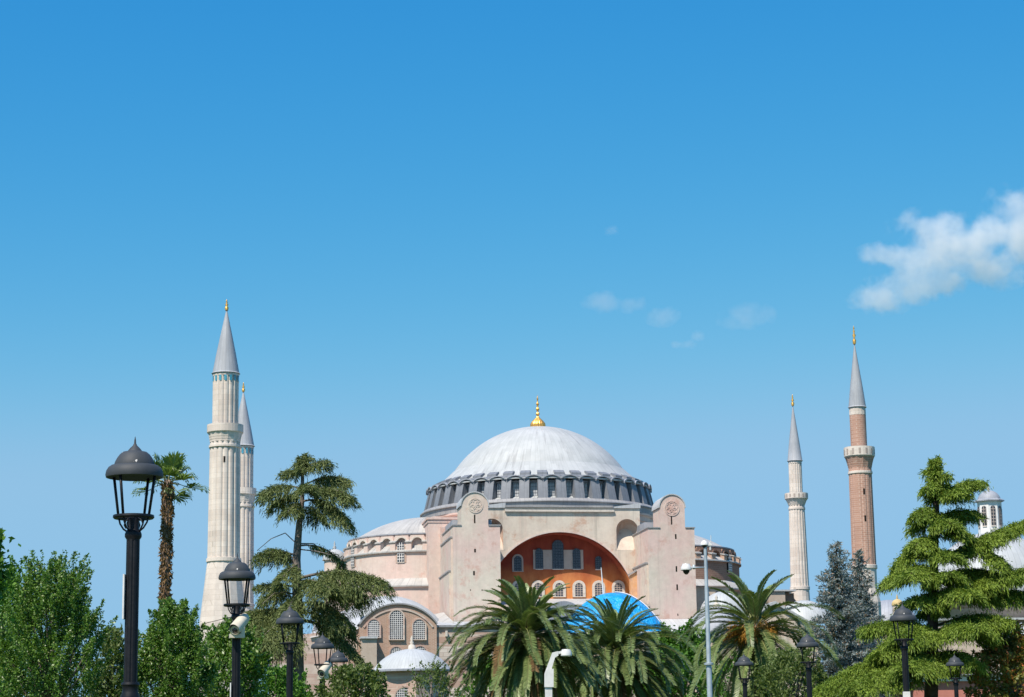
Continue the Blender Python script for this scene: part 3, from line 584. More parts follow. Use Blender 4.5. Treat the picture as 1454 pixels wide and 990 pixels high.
MB().add(vs,fs).build('tarpaulin',M['tarp'],TT,True)
rp = MB(); rp.lathe([(rT*1.0,z-0.35),(rT*1.05,z-0.3),(rT*1.05,z-0.05),(rT*1.0,z)],64); rp.build('cornice',M['white'],TT,True)
for aa in (-0.55,-1.0,0.0): 
    pts = [((rT*1.045*t_)*math.cos(aa),(rT*1.045*t_)*math.sin(aa),z+hT*(1-t_**2.15)+0.12) for t_ in np.linspace(0.05,1.02,16)]
    if aa != -1.0: MB().tube(pts,0.06,6).build('edge_rope',M['white'],TT,True)
mxu = BU(857,843,-46)-u; MB().tube([(mxu,0,z+hT-0.5),(mxu-0.25,0,BZ(857,806,-46))],[0.12,0.05],6).build('mast',M['white'],TT)
# white lead ledge at the foot of the eastern tower
L1 = annex('low_lead_roof','white lead roofed ledge building at the foot of the eastern buttress tower')
wl=-36; xa,xb = BU(925,890,wl),BU(992,890,wl); z1_,z2_ = BZ(960,897,wl),BZ(960,879,-30.3)
MB().box(xa,xb,wl,-30.1,0,z1_).build('wall',M['beige'],L1)
MB().add([(xa,wl-0.3,z1_+0.01),(xb,wl-0.3,z1_+0.01),(xb,-30.1,z2_),(xa,-30.1,z2_)],[(0,1,2,3)]).add([(xb,wl-0.3,z1_+0.01),(xb,-30.1,z2_),(xb,-30.1,z1_)],[(0,1,2)]).build('roof',M['leadf'],L1)
# vaults between palms
L2 = annex('vaulted_building','cream building with grey lead vault half hidden by the central palms')
wl=-40; cxu,czz = B(800,872,wl); 
MB().box(BU(700,900,wl),BU(850,900,wl),wl,wl+5,0,BZ(780,880,wl)).build('wall',M['cream'],L2)
MB().prism(clean(arch(cxu,czz-3,czz-0.5,2.6,16,2.2)),wl-0.5,wl+6).build('vault',M['leadfd'],L2)
# buildings east, behind the fruiting palm
E1 = annex('flat_roofed_block','beige flat-roofed block with brown side bay before the white minaret')
we = 5; MB().box(BU(1092,850,we),BU(1115,850,we),we,we+10,0,BZ(1100,840,we)).build('wall',M['beige'],E1)
MB().box(BU(1115,850,we)+0.01,BU(1129,850,we),we+0.6,we+10,0,BZ(1120,842,we)).build('side_bay',M['brickd'],E1)
MB().box(BU(1091,850,we),BU(1130,850,we),we-0.3,we+10.2,BZ(1100,839.8,we),BZ(1100,837.5,we)).build('roof_slab',M['leadf'],E1)
E2 = annex('gabled_house','cream gabled hall with pale lead roof behind the fruiting palm')
we=-30; gx_=[B(1040,900,we),B(1090,862,we),B(1100,858,we),B(1163,895,we)]
MB().prism([(gx_[0][0],0),gx_[0],gx_[1],gx_[2],gx_[3],(gx_[3][0],0)],we,we+22).build('wall',M['cream'],E2)
up = lambda p,d=0.3: (p[0],p[1]+d)
rf = MB().hole([up(p,0.4) for p in gx_],[up(p,0.01) for p in gx_],we-0.5,we+22.2); rf.build('roof',M['leadf'],E2)
MB().dome((0,0),4.2,3.2,BZ(1140,884,we+8),48).build('dome',M['leadw'],E2,True,loc=(BU(1142,880,we+8),we+8,0))
E3 = tomb('slate_domed_building','slate grey dome rising between the blue spruces and the green cedar',1262,884,40,852,-20,'beige','leadt',[],nside=8,finial=False)
# gilt-topped small lantern
gg = P(1274,853,260); g_ = empty('small_cupola',(gg.x,gg.y,0),'small yellowish cupola peeping above the lamp beside the green cedar','cupola')
MB().lathe([(0.62,0),(0.62,gg.z-0.6)],12).build('wall',M['cream'],g_,True); MB().dome((0,0),0.7,0.8,gg.z-0.6,16).lathe([(0.1,gg.z+0.15),(0.12,gg.z+0.4),(0.02,gg.z+0.8)],8).build('dome',plain('ochre_paint',(0.50,0.38,0.18),0.7),g_,True)
# ------------------------------------------------------------------ minarets
def minaret(px_tip, y_tip, Y, prof, label, nf, brick=False, tiles=False, dome0=0.0):
    """prof: dict of pixel rows (y) and half widths"""
    base = P(px_tip, y_tip, Y); x = base.x; k = Y/FPX
    hor = 1085-0.014*(px_tip-727)
    def z(y): 
        return P(px_tip+(y-y_tip)*0.0, y, Y).z
    T = empty('minaret',(x,Y,0),label,'minaret',0.1,group='minarets of the mosque')
    sm = M['minb'] if brick else M['mins']
    def fl(i): return (1.0,1.0,0.985,0.925)[i%4]
    c0,c1,cr = prof['cone']; b0,b1,br = prof['balc']; s = prof
    # cone
    cn = MB().lathe([(0.02,z(c0)),(cr*0.35*k,z(c0+(c1-c0)*0.33)),(cr*0.72*k,z(c0+(c1-c0)*0.70)),(cr*0.97*k,z(c1-1.5)),(cr*1.05*k,z(c1)),(cr*0.9*k,z(c1+1))],20).build('spire',M['leadc'],T,True,ang=25)
    h = (c0-y_tip)*k
    MB().lathe([(0.2,z(c0)-0.3),(0.27,z(c0)+0.1*h),(0.1,z(c0)+0.25*h),(0.25,z(c0)+0.42*h),(0.08,z(c0)+0.55*h),(0.17,z(c0)+0.66*h),(0.06,z(c0)+0.76*h),(0.12,z(c0)+0.84*h),(0.02,z(c0)+h)],12).build('finial',M['gold'],T,True)
    ur = s['upper']
    up_ = MB().lathe([(ur*k,z(c1)),(ur*k,z(b0)-0.0)],nf*4,rf=fl if not brick else None).build('upper_shaft',sm,T)
    if not s.get('noband'): MB().lathe([(ur*1.03*k,z(c1+1)),(ur*1.03*k,z(c1+s.get('band',3)))],nf).build('stone_band',M['mins'],T)
    if tiles:
        tl = MB()
        for i in range(16):
            a = 2*PI*i/16; tl.add([((ur*1.045*k)*math.cos(a+d),(ur*1.045*k)*math.sin(a+d),zz) for d,zz in ((-0.09,z(c1+12)),(0.09,z(c1+12)),(0.09,z(c1+4)),(-0.09,z(c1+4)))],[(0,1,2,3)])
        tl.build('blue_tiles',M['tile'],T)
    bm = M['mins']
    lr = s['lower'][0]
    bb = MB().lathe([(ur*k*0.9,z(b0)+0.0-0.9),((br-0.4)*k,z(b0)-0.9),((br-0.4)*k,z(b0)),(br*k,z(b0)),(br*k,z(b0+(b1-b0)*0.45)),(br*0.95*k,z(b0+(b1-b0)*0.5))],nf*2).build('balcony',bm,T)
    st = [(br*0.97*k,z(b0+(b1-b0)*0.45)-0.02)]
    ns = 4
    for i in range(ns):
        t0 = i/ns; t1=(i+1)/ns; ra = br*0.95+(lr-br*0.95)*t0**0.8; rb = br*0.95+(lr*1.02-br*0.95)*t1**0.8
        st += [(ra*k,z(b0+(b1-b0)*(0.5+0.55*t0))),(rb*k,z(b0+(b1-b0)*(0.5+0.55*t1))+0.05)]
    MB().lathe(st,nf*2,rf=(lambda i:1.0 if i%2 else 0.97)).build('corbel',sm,T)
    if s.get('open'):
        pr = MB()
        for i in range(nf):
            a=2*PI*i/nf; cs,sn=math.cos(a),math.sin(a); r_=br*1.01*k
            pr.add([(r_*math.cos(a+d),r_*math.sin(a+d),zz) for d,zz in ((-0.07,z(b0+(b1-b0)*0.38)),(0.07,z(b0+(b1-b0)*0.38)),(0.07,z(b0+(b1-b0)*0.1)),(-0.07,z(b0+(b1-b0)*0.1)))],[(0,1,2,3)])
        pr.build('parapet_openings',M['stonep'],bb)
    (l0,l1) = s['lower']; yb = s['ybase']; ym = b1+(b1-b0)*0.3
    lw = MB().lathe([(l0*k,z(b1)),(l1*k,z(yb))],nf*4,rf=fl if not brick else (lambda i:1.0 if i%4 else 0.965)).build('shaft',sm,T)
    MB().lathe([(l0*1.0*k,z(ym)+0.25),(l0*1.07*k,z(ym)+0.2),(l0*1.07*k,z(ym)-0.1),(l0*1.0*k,z(ym)-0.2)],nf*2).build('ring',M['mins'],T)
    MB().lathe([(l1*k,z(yb)+0.3),(l1*1.07*k,z(yb)+0.25),(l1*1.07*k,z(yb)-0.2),(l1*k,z(yb)-0.3)],nf*2).build('ring',M['mins'],T)
    y2,r2 = s['foot']; prf = [(l1*1.0*k,z(yb)-0.1)]
    if 'mid' in s: prf.append((s['mid'][1]*k,z(s['mid'][0])))
    prf += [(r2*k,z(y2)),(r2*1.02*k,0)]
    MB().lathe(prf,nf,(0,0)).build('base',M['mins'],T)
    for yy in s.get('slits',()):
        a = -PI/2-0.15; r_=(l0+(l1-l0)*(yy-b1)/(yb-b1))*k*1.0
        MB().box(-0.12,0.12,-r_-0.03,-r_+0.2,z(yy)-0.4,z(yy)+0.4).build('slit_window',M['slit'],T)
    return T
minaret(322,425,283,dict(cone=(438,531,19.8),upper=18.6,band=4,balc=(604,628,26),lower=(21.6,23.2),ybase=796,foot=(886,33),slits=(655,)),'tallest pale fluted stone minaret with flared base, at the western corner nearest the lamps',16,tiles=True)
minaret(345.7,543,342,dict(cone=(554,634,16.6),upper=15.3,band=3,balc=(694,714,20),lower=(16.6,17.6),ybase=860,foot=(920,24)),'pale fluted minaret partly hidden directly behind the tallest one',16,tiles=True)
minaret(1212,462,295,dict(cone=(486,579,12.8),upper=11.6,band=11,balc=(636,664,22),lower=(16.3,17.0),ybase=806,mid=(836,17),foot=(856,21),open=True,slits=(700,738)),'red brick minaret with white balcony and stone foot at the eastern end',14,brick=True)
minaret(1125,560,345,dict(cone=(574,655,10.8),upper=9.4,band=4,balc=(701,718,16.5),lower=(11.2,13.2),ybase=836,foot=(880,15),open=True),'slim white fluted minaret standing between the eastern domes and the brick minaret',16)
# ------------------------------------------------------------------ bath house, right
Yh = 200.0; hc = P(1407,756,Yh); kh = Yh/FPX
H = empty('bath_house',(hc.x,Yh,0),'bath house with big pale dome and white lantern behind the green cedar','building',R(4))
zb = P(1407,851,Yh).z; rH = 92*kh
MB().dome((0,0),rH,hc.z-zb,zb,72,14).build('dome',M['leadw'],H,True)
MB().lathe([(rH*0.98,0),(rH*0.98,zb-0.3),(rH*1.03,zb-0.25)],48).build('wall',M['band'],H,True)
MB().lathe([(rH*0.9,zb-0.24),(rH*1.07,zb-0.24),(rH*1.07,zb+0.02),(rH*0.97,zb+0.12)],48).build('cornice',M['leadt'],H,True,ang=30)
zl = P(1407,713,Yh).z; rl = 17.5*kh
LN = MB().lathe([(rl,hc.z-0.4),(rl*0.97,zl)],8,(0,0),PI/8,2*PI+PI/8).build('lantern',M['white'],H)
MB().lathe([(rl*0.8,zl),(rl*1.22,zl+0.02),(rl*1.22,zl+0.12),(rl*0.9,zl+0.3)],8,(0,0),PI/8,2*PI+PI/8).build('lantern_cornice',M['leadt'],LN)
MB().dome((0,0),rl*0.95,0.95,zl+0.15,24).build('lantern_dome',M['leadt'],LN,True)
MB().lathe([(0.1,zl+1.05),(0.14,zl+1.2),(0.02,zl+1.5)],8).build('finial',M['trim'],LN)
for i in range(8):
    window(LN,0,hc.z+0.55,zl-0.45,0.22,-rl*0.94-0.0,True,None,'glass',fw=0.05,depth=0.06,rz=PI/4*i,grid=(2,6),gm='stonep')
# lower block in front of bath house
o = MB().box(-7.2,9,-8.0,-6.2,0,P(1400,882,Yh-7).z).build('front_block',M['band'],H)
MB().box(-7.4,9.2,-8.3,-6.2,P(1400,882,Yh-7).z+0.003,P(1400,879,Yh-7).z).build('ledge',M['leadf'],H)
pt = P(1462,918,150); k_=150/FPX
o = empty('small_white_dome',(pt.x,150,0),'small bright white dome at the edge beside the reddish tree','building')
MB().dome((0,0),52*k_,34*k_,pt.z,40).build('dome',M['leadw'],o,True); MB().lathe([(50*k_,0),(50*k_,pt.z)],24).build('wall',M['beige'],o,True)
# pink low building
pt = P(1400,967,105); pt0 = P(1296,967,105); pt1 = P(1520,967,105)
o = empty('pink_low_building',(pt.x,105,0),'low salmon pink building with white cornice below the green cedar','building')
MB().box(pt0.x-pt.x,pt1.x-pt.x,0,7,0,pt.z).build('wall',plaster('salmon_plaster',(0.50,0.20,0.16),(0.46,0.19,0.15),amt=0.3),o)
MB().box(pt0.x-pt.x-0.1,pt1.x-pt.x,-0.15,7,pt.z+0.003,P(1400,959,105).z).build('cornice',M['white'],o)
MB().box(pt0.x-pt.x-0.4,pt1.x-pt.x,-0.4,7,P(1400,958.9,105).z,P(1400,957,105).z).build('roof',M['leadt'],o)
# ------------------------------------------------------------------ street lamps
def make_lamp():
    s = 0.00679; Z = 4.8
    def z(d): return Z-d*s            # d: pixels below the tip at the nearest lamp
    L = empty('street_lamp',(0,0,0),'x','street lamp')
    post = MB(); n = 32
    def f(i): return 1.0 if i%4 else 0.88
    post.lathe([(9.6*s,z(148)),(9.8*s,z(352))],n,rf=f); post.build('post',M['iron'],L)
    MB().lathe([(8*s,z(118)),(8*s,z(134)),(10.5*s,z(137)),(12*s,z(141)),(12*s,z(145)),(9.5*s,z(149)),(9.5*s,z(150))],24).build('collar',M['iron'],L,True,ang=40)
    MB().lathe([(9*s,z(350)),(12.3*s,z(351)),(13*s,z(354)),(11*s,z(357)),(11.5*s,z(365)),(13.5*s,z(370)),(13.5*s,z(374)),(10.5*s,z(377)),(11*s,0.6),(16*s,0.5),(18*s,0.12),(22*s,0.1),(22*s,0)],24).build('pedestal',M['iron'],L,True,ang=40)
    hat = MB().lathe([(0.3*s,z(0)),(1.2*s,z(5)),(1.6*s,z(10)),(3*s,z(13)),(7*s,z(17)),(9.5*s,z(20)),(10.5*s,z(21.5)),(17.5*s,z(23)),(21.5*s,z(26.5)),(24.8*s,z(31)),(27.5*s,z(36)),(29*s,z(40.5)),(29.2*s,z(42.2)),(33.5*s,z(42.6)),(37.5*s,z(45.5)),(40.3*s,z(50.5)),(41.3*s,z(56)),(40.5*s,z(59.5)),(38*s,z(60)),(30*s,z(54)),(1*s,z(53))],40).build('hat',M['hat'],L,True,ang=35)
    MB().tube([(0,0,z(2)),(0.5*s,0,z(-3)),(2.2*s,0,z(-6)),(3*s,0,z(-3))],[0.8*s,0.6*s,0.5*s,0.3*s],6).build('hook',M['iron'],hat)
    MB().dome((0,0),9*s,6*s,0,20).build('bulb',M['bulb'],hat,True); L.children[-1] if False else None
    hat.children[-1].scale = (1,1,-1); hat.children[-1].location = (0,0,z(50))
    for i in range(4):
        a = PI/4+PI/2*i+0.16; ca,sa = math.cos(a),math.sin(a)
        MB().tube([(35*s*ca,35*s*sa,z(57)),(26*s*ca,26*s*sa,z(115))],[2.1*s,1.9*s],8).build('strut',M['iron'],L,True)
        MB().tube([(25*s*ca,25*s*sa,z(118)),(23*s*ca,23*s*sa,z(125)),(17*s*ca,17*s*sa,z(133)),(9*s*ca,9*s*sa,z(138))],[1.4*s,1.3*s,1.3*s,1.5*s],6).build('scroll',M['iron'],L,True)
        MB().tube([(8*s*ca,8*s*sa,z(118)),(13*s*ca,13*s*sa,z(121)),(16*s*ca,16*s*sa,z(127)),(13*s*ca,13*s*sa,z(132))],1.0*s,6).build('curl',M['iron'],L,True)
    MB().lathe([(22*s,z(115)),(29*s,z(114)),(29.5*s,z(117)),(28*s,z(119)),(22*s,z(118.5)),(22*s,z(115))],36).build('ring',M['iron'],L,True,ang=35)
    MB().box(-26*s,26*s,-1.2*s,1.2*s,z(118),z(115.3)).build('crossbar',M['iron'],L)
    return L
lamps = [(192,620,'tallest, nearest black street lamp standing before the fan palm'),
 (337,785,'black street lamp with beige camera, standing before the pale minarets'),
 (412,857,'black street lamp without camera at the foot of the ragged cedar'),
 (458,897,'black street lamp with small beige camera just past the cedar trunk'),
 (480,919,'small black lamp half hidden behind the lamp with the small camera'),
 (505,946,'smallest black lamp below the drooping cedar bough by the tomb dome'),
 (1056,926,'small black lamp in front of the palm with orange fruit stalks'),
 (1146,896,'black lamp between the fruiting palm and the blue spruces'),
 (1281,854,'black lamp carrying white notices in front of the green cedar'),
 (1355,927,'small black lamp under the green cedar by the reddish tree')]
L0 = make_lamp(); LP = []
for i,(px,py,lab) in enumerate(lamps):
    d = ray(px,py); Yl = (4.8-EYE)/(d.z/d.y); p = P(px,py,Yl)
    o = L0 if i == 0 else copy_tree(L0)
    o.location = (p.x,Yl,0); o['label'] = lab; o['group'] = 'black street lamps in the park'; LP.append(p.copy())
    o.rotation_euler = (0,0,0.2 if i == 0 else random.uniform(-0.25,0.25)+(0.17 if i < 6 else -0.1))
# notices strapped to posts (their own things)
def notice(i, side, z0, z1, lab, w=0.1, ang=-PI/2):
    p = LP[i]; o = MB().box(-w/2,w/2,-0.008,0.008,z0,z1).build('notice_strip',M['plastic'])
    o.location = (p.x+side*0.071,p.y-0.03,0); o.rotation_euler=(0,0,ang); tag(o,lab,'notice')
notice(0,-1,3.02,3.45,'narrow white strip fixed to the nearest lamp post, seen edge-on')
notice(1,-1,2.35,2.85,'narrow white strip on the camera lamp post before the minarets')
notice(3,-1,1.9,2.25,'narrow pale strip on the post with the small beige camera')
p = LP[8]
for a,b,lb,mt in ((2.45,2.72,'lower white paper notice on the lamp post by the green cedar','plastic'),(2.74,2.95,'upper grey notice on the lamp post by the green cedar','grille')):
    o = MB().box(-0.075,0.075,-0.006,0.006,a,b).build('notice',M[mt]); o.location=(p.x-0.02,p.y-0.10,0); tag(o,lb,'notice')
# bullet cameras on posts
def bullet(i, zc_, lab, sc=1.0):
    p = LP[i]; E = empty('security_camera',(p.x,p.y,zc_),lab,'camera',R(12),group='beige cameras on lamp posts')
    dirv = Vector((-0.42,-0.62,-0.48)).normalized()
    a = Vector((0.05,-0.12,0.10))*sc; L_ = 0.36*sc
    MB().tube([a-dirv*L_*0.45,a+dirv*L_*0.55],[0.088*sc,0.088*sc],20).build('housing',M['cambeige'],E,True,ang=40)
    MB().tube([a-dirv*L_*0.5+Vector((0,0,0.03)),a+dirv*L_*0.68+Vector((0,0,0.035))],[0.1*sc,0.1*sc],20,cap=False).build('sun_shield',M['cambeige'],E,True)
    MB().tube([a+dirv*L_*0.551,a+dirv*L_*0.60],[0.045*sc,0.05*sc],16).build('lens',M['black'],E,True)
    MB().box(-0.13*sc,0.13*sc,-0.2*sc,-0.02*sc,-0.13*sc,-0.06*sc).box(0.06*sc,0.13*sc,-0.2*sc,0.02*sc,-0.06*sc,0.06*sc).build('bracket',M['cambeige'],E)
    MB().lathe([(0.078,-0.04*sc),(0.085,0.0),(0.078,0.04*sc)],16).build('clamp',M['iron'],E,True)
bullet(1, P(337,896,LP[1].y).z, 'large beige bullet camera on the lamp post before the minarets',0.86)
bullet(3, P(458,957,LP[3].y).z, 'smaller beige bullet camera on the lamp post past the cedar trunk')
# steel camera pole
Yc = 45.0; pb = P(1008,990,Yc); ptp = P(1007,775,Yc); kc = Yc/FPX
E = empty('camera_pole',(pb.x,Yc,0),'tall galvanised steel pole carrying two white dome cameras','camera pole')
zt_ = ptp.z; zc2 = P(1008,945,Yc).z
MB().lathe([(4.0*kc,0),(3.8*kc,zc2),(3.1*kc,zc2+0.05),(2.9*kc,P(1008,835,Yc).z),(2.5*kc,P(1008,833,Yc).z),(2.3*kc,zt_)],16).lathe([(4*kc,zc2),(6.5*kc,zc2+0.01),(6.5*kc,zc2+0.05),(4*kc,zc2+0.06)],16).build('pole',M['steel'],E,True,ang=40)
za = P(1000,806,Yc).z; MB().tube([(0,0,za),(-26*kc,-0.05,za)],1.1*kc,8).tube([(-17*kc,0,za-2*kc),(-17*kc,0,za+4*kc)],2*kc,8).build('arm',M['steel'],E,True)
def domecam(x,z_,nm,s):
    D_ = MB().lathe([(0.02,z_+9*s),(5*s,z_+8.6*s),(6*s,z_+6*s),(7.6*s,z_+4*s),(7.8*s,z_),(7*s,z_-0.6*s)],24,(x,0)).build(nm,M['plastic'],E,True,ang=45)
    MB().lathe([(4.8*s,z_-0.5*s),(4.6*s,z_-3*s),(2.6*s,z_-5.6*s),(0.02,z_-6.5*s)],20,(x,0)).build('dome_glass',M['black'],D_,True)
domecam(-28*kc,za-3*kc,'dome_camera',kc); domecam(-1*kc,zt_+1*kc,'dome_camera',kc*0.72)
MB().box(2*kc,9*kc,-0.03,0.03,zt_+0*kc,zt_+3*kc).tube([(8*kc,0,zt_),(8.5*kc,0,zt_+15*kc)],0.5*kc,6).tube([(7*kc,0,zt_-6*kc),(7*kc,0,zt_+5*kc)],1.4*kc,6).build('antenna',M['plastic'],E)
# white floodlight post
Yf = 30.0; kf = Yf/FPX; b0 = P(779,985,Yf)
E = empty('white_floodlight',(b0.x,Yf,0),'angular white floodlight post in front of the central palms','floodlight')
def q(px,py): p=P(px,py,Yf); return (p.x-b0.x,p.z)
MB().box(-5*kf,5*kf,-0.05,0.05,0,q(779,975)[1]).prism([q(773,976),q(773,957),q(775,951),q(786,950),q(786,976)],-0.07,0.07).build('post',M['plastic'],E)
MB().prism([q(775,951.5),q(784,927),q(792,925),q(793,931),q(788,934),q(783,951)],-0.045,0.045).prism([q(788,926.2),q(788,929.6),q(800,927.8),q(800,924)],-0.035,0.035).build('arm',M['plastic'],E)
hx = q(804,927); MB().lathe([(0.01,hx[1]+0.05),(6*kf,hx[1]+0.045),(8*kf,hx[1]+0.0),(8*kf,hx[1]-4*kf),(7*kf,hx[1]-5*kf)],20,(hx[0],0)).build('lamp_head',M['plastic'],E,True,ang=40)
MB().lathe([(7*kf,hx[1]-4.6*kf),(0.01,hx[1]-5.2*kf)],20,(hx[0],0)).build('lens',M['glassl'],E,True)
# ------------------------------------------------------------------ vegetation
LM = dict(
 horn=leafmat('hornbeam_leaf',(0.045,0.125,0.014),(0.16,0.28,0.045),0.28,0.4,0.45,third=(0.30,0.36,0.14),p3=0.06),
 green=leafmat('bright_leaf',(0.04,0.13,0.015),(0.14,0.28,0.04),0.3),
 cedar=leafmat('cedar_needles',(0.07,0.105,0.035),(0.20,0.235,0.085),0.16,0.6,0.2),
 cedarg=leafmat('green_cedar_needles',(0.055,0.11,0.012),(0.25,0.34,0.05),0.18,0.55,0.2),
 spruce=leafmat('blue_spruce_needles',(0.10,0.135,0.14),(0.26,0.31,0.32),0.18,0.6,0.2,third=(0.32,0.24,0.17),p3=0.12),
 palm=leafmat('palm_leaflet',(0.08,0.13,0.035),(0.25,0.315,0.12),0.15,0.38,0.55),
 palmd=leafmat('dry_frond',(0.12,0.075,0.03),(0.24,0.15,0.07),0.1,0.7,0.2),
 fan=leafmat('fan_leaf',(0.10,0.17,0.04),(0.24,0.31,0.11),0.35,0.4,0.4),
 fruit=leafmat('fruit_stalk',(0.30,0.15,0.02),(0.42,0.22,0.04),0.15,0.5,0.3),
 red=leafmat('reddish_leaf',(0.09,0.13,0.03),(0.25,0.22,0.05),0.25,0.5,0.3,third=(0.45,0.16,0.05),p3=0.2),
 olive=leafmat('shrub_leaf',(0.06,0.10,0.025),(0.16,0.21,0.06),0.32),
)
def trunk(parent, pts, rads, mat='bark', name='trunk', extra=()):
    mb = MB().tube(pts, rads, 10)
    for e,r in extra: mb.tube(e, r, 6)
    return mb.build(name, M[mat], parent, True)
def shoot_tree(name,label,px,Y,ytop,hw_px,ybot,leaf,mat,nsh,nl,cat='tree',group=None,env=None,spread=0.35,shape=0.7,upright=1.0,inner=0.12,lw=0.55,leadf=1.0,seed=1):
    """upright leafy shoots inside a crown envelope. px: axis, ytop / hw_px crown in photo scale"""
    r_ = np.random.default_rng(seed); k = Y/FPX; top = P(px,ytop,Y); zt = top.z; zb = max(0.5,P(px,ybot,Y).z); RW = hw_px*k; H_ = zt-zb
    T = empty(name,(top.x,Y,0),label,cat,group=group)
    # crown radius by height fraction
    def rad(h): return RW*np.clip(np.cos(PI/2*np.clip((np.clip(h,0,1)-0.25)/0.78,0,1))**shape,0.06,1)*(0.8+0.2*np.clip(h/0.25,0,1))
    hs_ = r_.uniform(0.02,0.93,nsh); az = r_.uniform(0,2*PI,nsh); rr = np.sqrt(r_.uniform(0.15,1,nsh))*rad(hs_)*0.9
    base = np.stack([rr*np.cos(az),rr*np.sin(az),zb+hs_*H_],1)
    dr = np.stack([np.cos(az)*spread*(0.4+rr/RW),np.sin(az)*spread*(0.4+rr/RW),np.full(nsh,upright)],1)+r_.normal(0,0.22,(nsh,3)); dr = unit(dr)
    Ls = r_.uniform(0.12,0.32,nsh)*H_**0.75*1.15
    C_=[];D_=[]
    t = r_.uniform(0,1,(nsh,nl)); wd = leaf*lw*2.4*(1.03-t**1.3)
    pos = base[:,None,:]+dr[:,None,:]*(t*Ls[:,None])[:,:,None]+r_.normal(0,1,(nsh,nl,3))*wd[:,:,None]
    pos = pos.reshape(-1,3); dd = np.repeat(dr,nl,0)*0.5+r_.normal(0,0.8,(nsh*nl,3))
    nlead = max(6,nsh//9); lh = r_.uniform(0.55,0.98,nlead); la = r_.uniform(0,2*PI,nlead); lr = rad(lh)*r_.uniform(0.5,1.0,nlead); ll_ = H_**0.5*r_.uniform(0.18,0.42,nlead)*leadf
    tl_ = r_.uniform(0,1,(nlead,46)); lb = np.stack([lr*np.cos(la),lr*np.sin(la),zb+lh*H_-0.1*H_],1); ld = unit(np.stack([np.cos(la)*0.22,np.sin(la)*0.22,np.ones(nlead)],1)+r_.normal(0,0.12,(nlead,3)))
    lp = lb[:,None,:]+ld[:,None,:]*(tl_*(ll_+0.1*H_)[:,None])[:,:,None]+r_.normal(0,1,(nlead,46,3))*(leaf*0.55*(1.1-tl_))[:,:,None]
    pos = np.concatenate([pos,lp.reshape(-1,3)]); dd = np.concatenate([dd,np.repeat(ld,46,0)*0.8+r_.normal(0,0.7,(nlead*46,3))])
    ni = int(nsh*nl*inner); h2=r_.uniform(0,0.85,ni); a2=r_.uniform(0,2*PI,ni); q2=np.sqrt(r_.uniform(0,0.8,ni))*rad(h2)*0.85
    p2=np.stack([q2*np.cos(a2),q2*np.sin(a2),zb+h2*H_],1)
    allp=np.concatenate([pos,p2]); alld=np.concatenate([dd,r_.normal(0,1,(ni,3))]); 
    ok = allp[:,2] < zt+0.12*H_; allp=allp[ok]; alld=alld[ok]
    quads('crown',leaves(allp,alld,leaf*r_.uniform(0.7,1.3,len(allp)),leaf*0.6*r_.uniform(0.7,1.2,len(allp))),mat,T)
    ex=[]
    for i in range(26):
        j=r_.integers(nsh); b=base[j]; s0=np.array([0,0,max(0.3,(b[2]-zb)*0.5+zb*0.6)]); m_=(s0+b)/2+np.array([0,0,0.1*H_]); ex.append(([tuple(s0),tuple(m_),tuple(b),tuple(b+dr[j]*Ls[j]*0.7)],[0.035*RW+0.01,0.02*RW,0.012*RW,0.004]))
    trunk(T,[(0,0,0),(0.05*RW,0,zb*0.6),(0,0.05*RW,zb+H_*0.4),(0,0,zb+H_*0.8)],[0.09*RW+0.03,0.07*RW+0.02,0.05*RW,0.01],'barkg',extra=ex)
    return T
shoot_tree('leafy_tree','dense dark green tree left of the nearest lamp, upright shoots at its top',76,50,806,84,1010,0.064,LM['horn'],230,200,seed=3,group='upright leafy trees',shape=0.85)
shoot_tree('leafy_tree','dense green tree directly below the fan palm and right of the nearest lamp',246,52,868,62,1015,0.064,LM['horn'],210,190,seed=5,group='upright leafy trees',shape=0.95)
shoot_tree('leafy_tree','darker rounded tree at the frame edge behind the upright-shooted tree',5,75,812,75,1030,0.12,LM['green'],150,110,seed=6,group='upright leafy trees',shape=0.8)
shoot_tree('leafy_tree','low bush-like tree in the gap behind the nearest lamp post',160,62,903,38,1030,0.11,LM['olive'],80,80,seed=8,group='upright leafy trees',shape=0.8)
shoot_tree('leafy_tree','dim green tree filling the shade behind the camera lamp',335,60,893,52,1030,0.10,LM['horn'],120,110,seed=9,group='upright leafy trees',shape=0.7)
shoot_tree('round_tree','bright green rounded tree between the central palms and the steel pole',965,130,898,62,1040,0.22,LM['green'],170,120,seed=11,shape=0.85,upright=0.6,spread=0.8)
shoot_tree('reddish_tree','tree with reddish brown leaves beside the pink building',1432,70,897,58,1030,0.12,LM['red'],150,100,seed=12,shape=0.8,upright=0.5,spread=0.9)
shoot_tree('shrub','yellow green shrub below the smallest lamps and the domed tomb',505,40,955,58,1040,0.07,LM['olive'],90,60,'shrub',seed=13,group='shrubs at the foot of the lamps',inner=0.1)
shoot_tree('shrub','thin sprawling shrub in front of the domed tomb beside the palm',612,44,950,42,1040,0.06,LM['olive'],60,26,'shrub',seed=14,group='shrubs at the foot of the lamps',inner=0.05)
shoot_tree('shrub','low dark shrub behind the third lamp under the ragged cedar',400,66,958,50,1040,0.1,LM['green'],90,80,'shrub',seed=15,group='shrubs at the foot of the lamps')
shoot_tree('shrub','leafy shrub with yellow tips below the fruiting palm',1120,80,935,70,1040,0.12,LM['olive'],110,90,'shrub',seed=16,group='shrubs at the foot of the lamps')
shoot_tree('dark_tree','tall dark tree at the frame edge showing only a few leaf sprays',-62,30,722,66,880,0.10,LM['green'],110,60,seed=17,shape=0.8)
shoot_tree('shrub','dark shrubs filling the shade beneath the left central palm',705,118,940,75,1050,0.16,LM['green'],90,80,'shrub',seed=61,group='shrubs at the foot of the lamps',leadf=0.4)
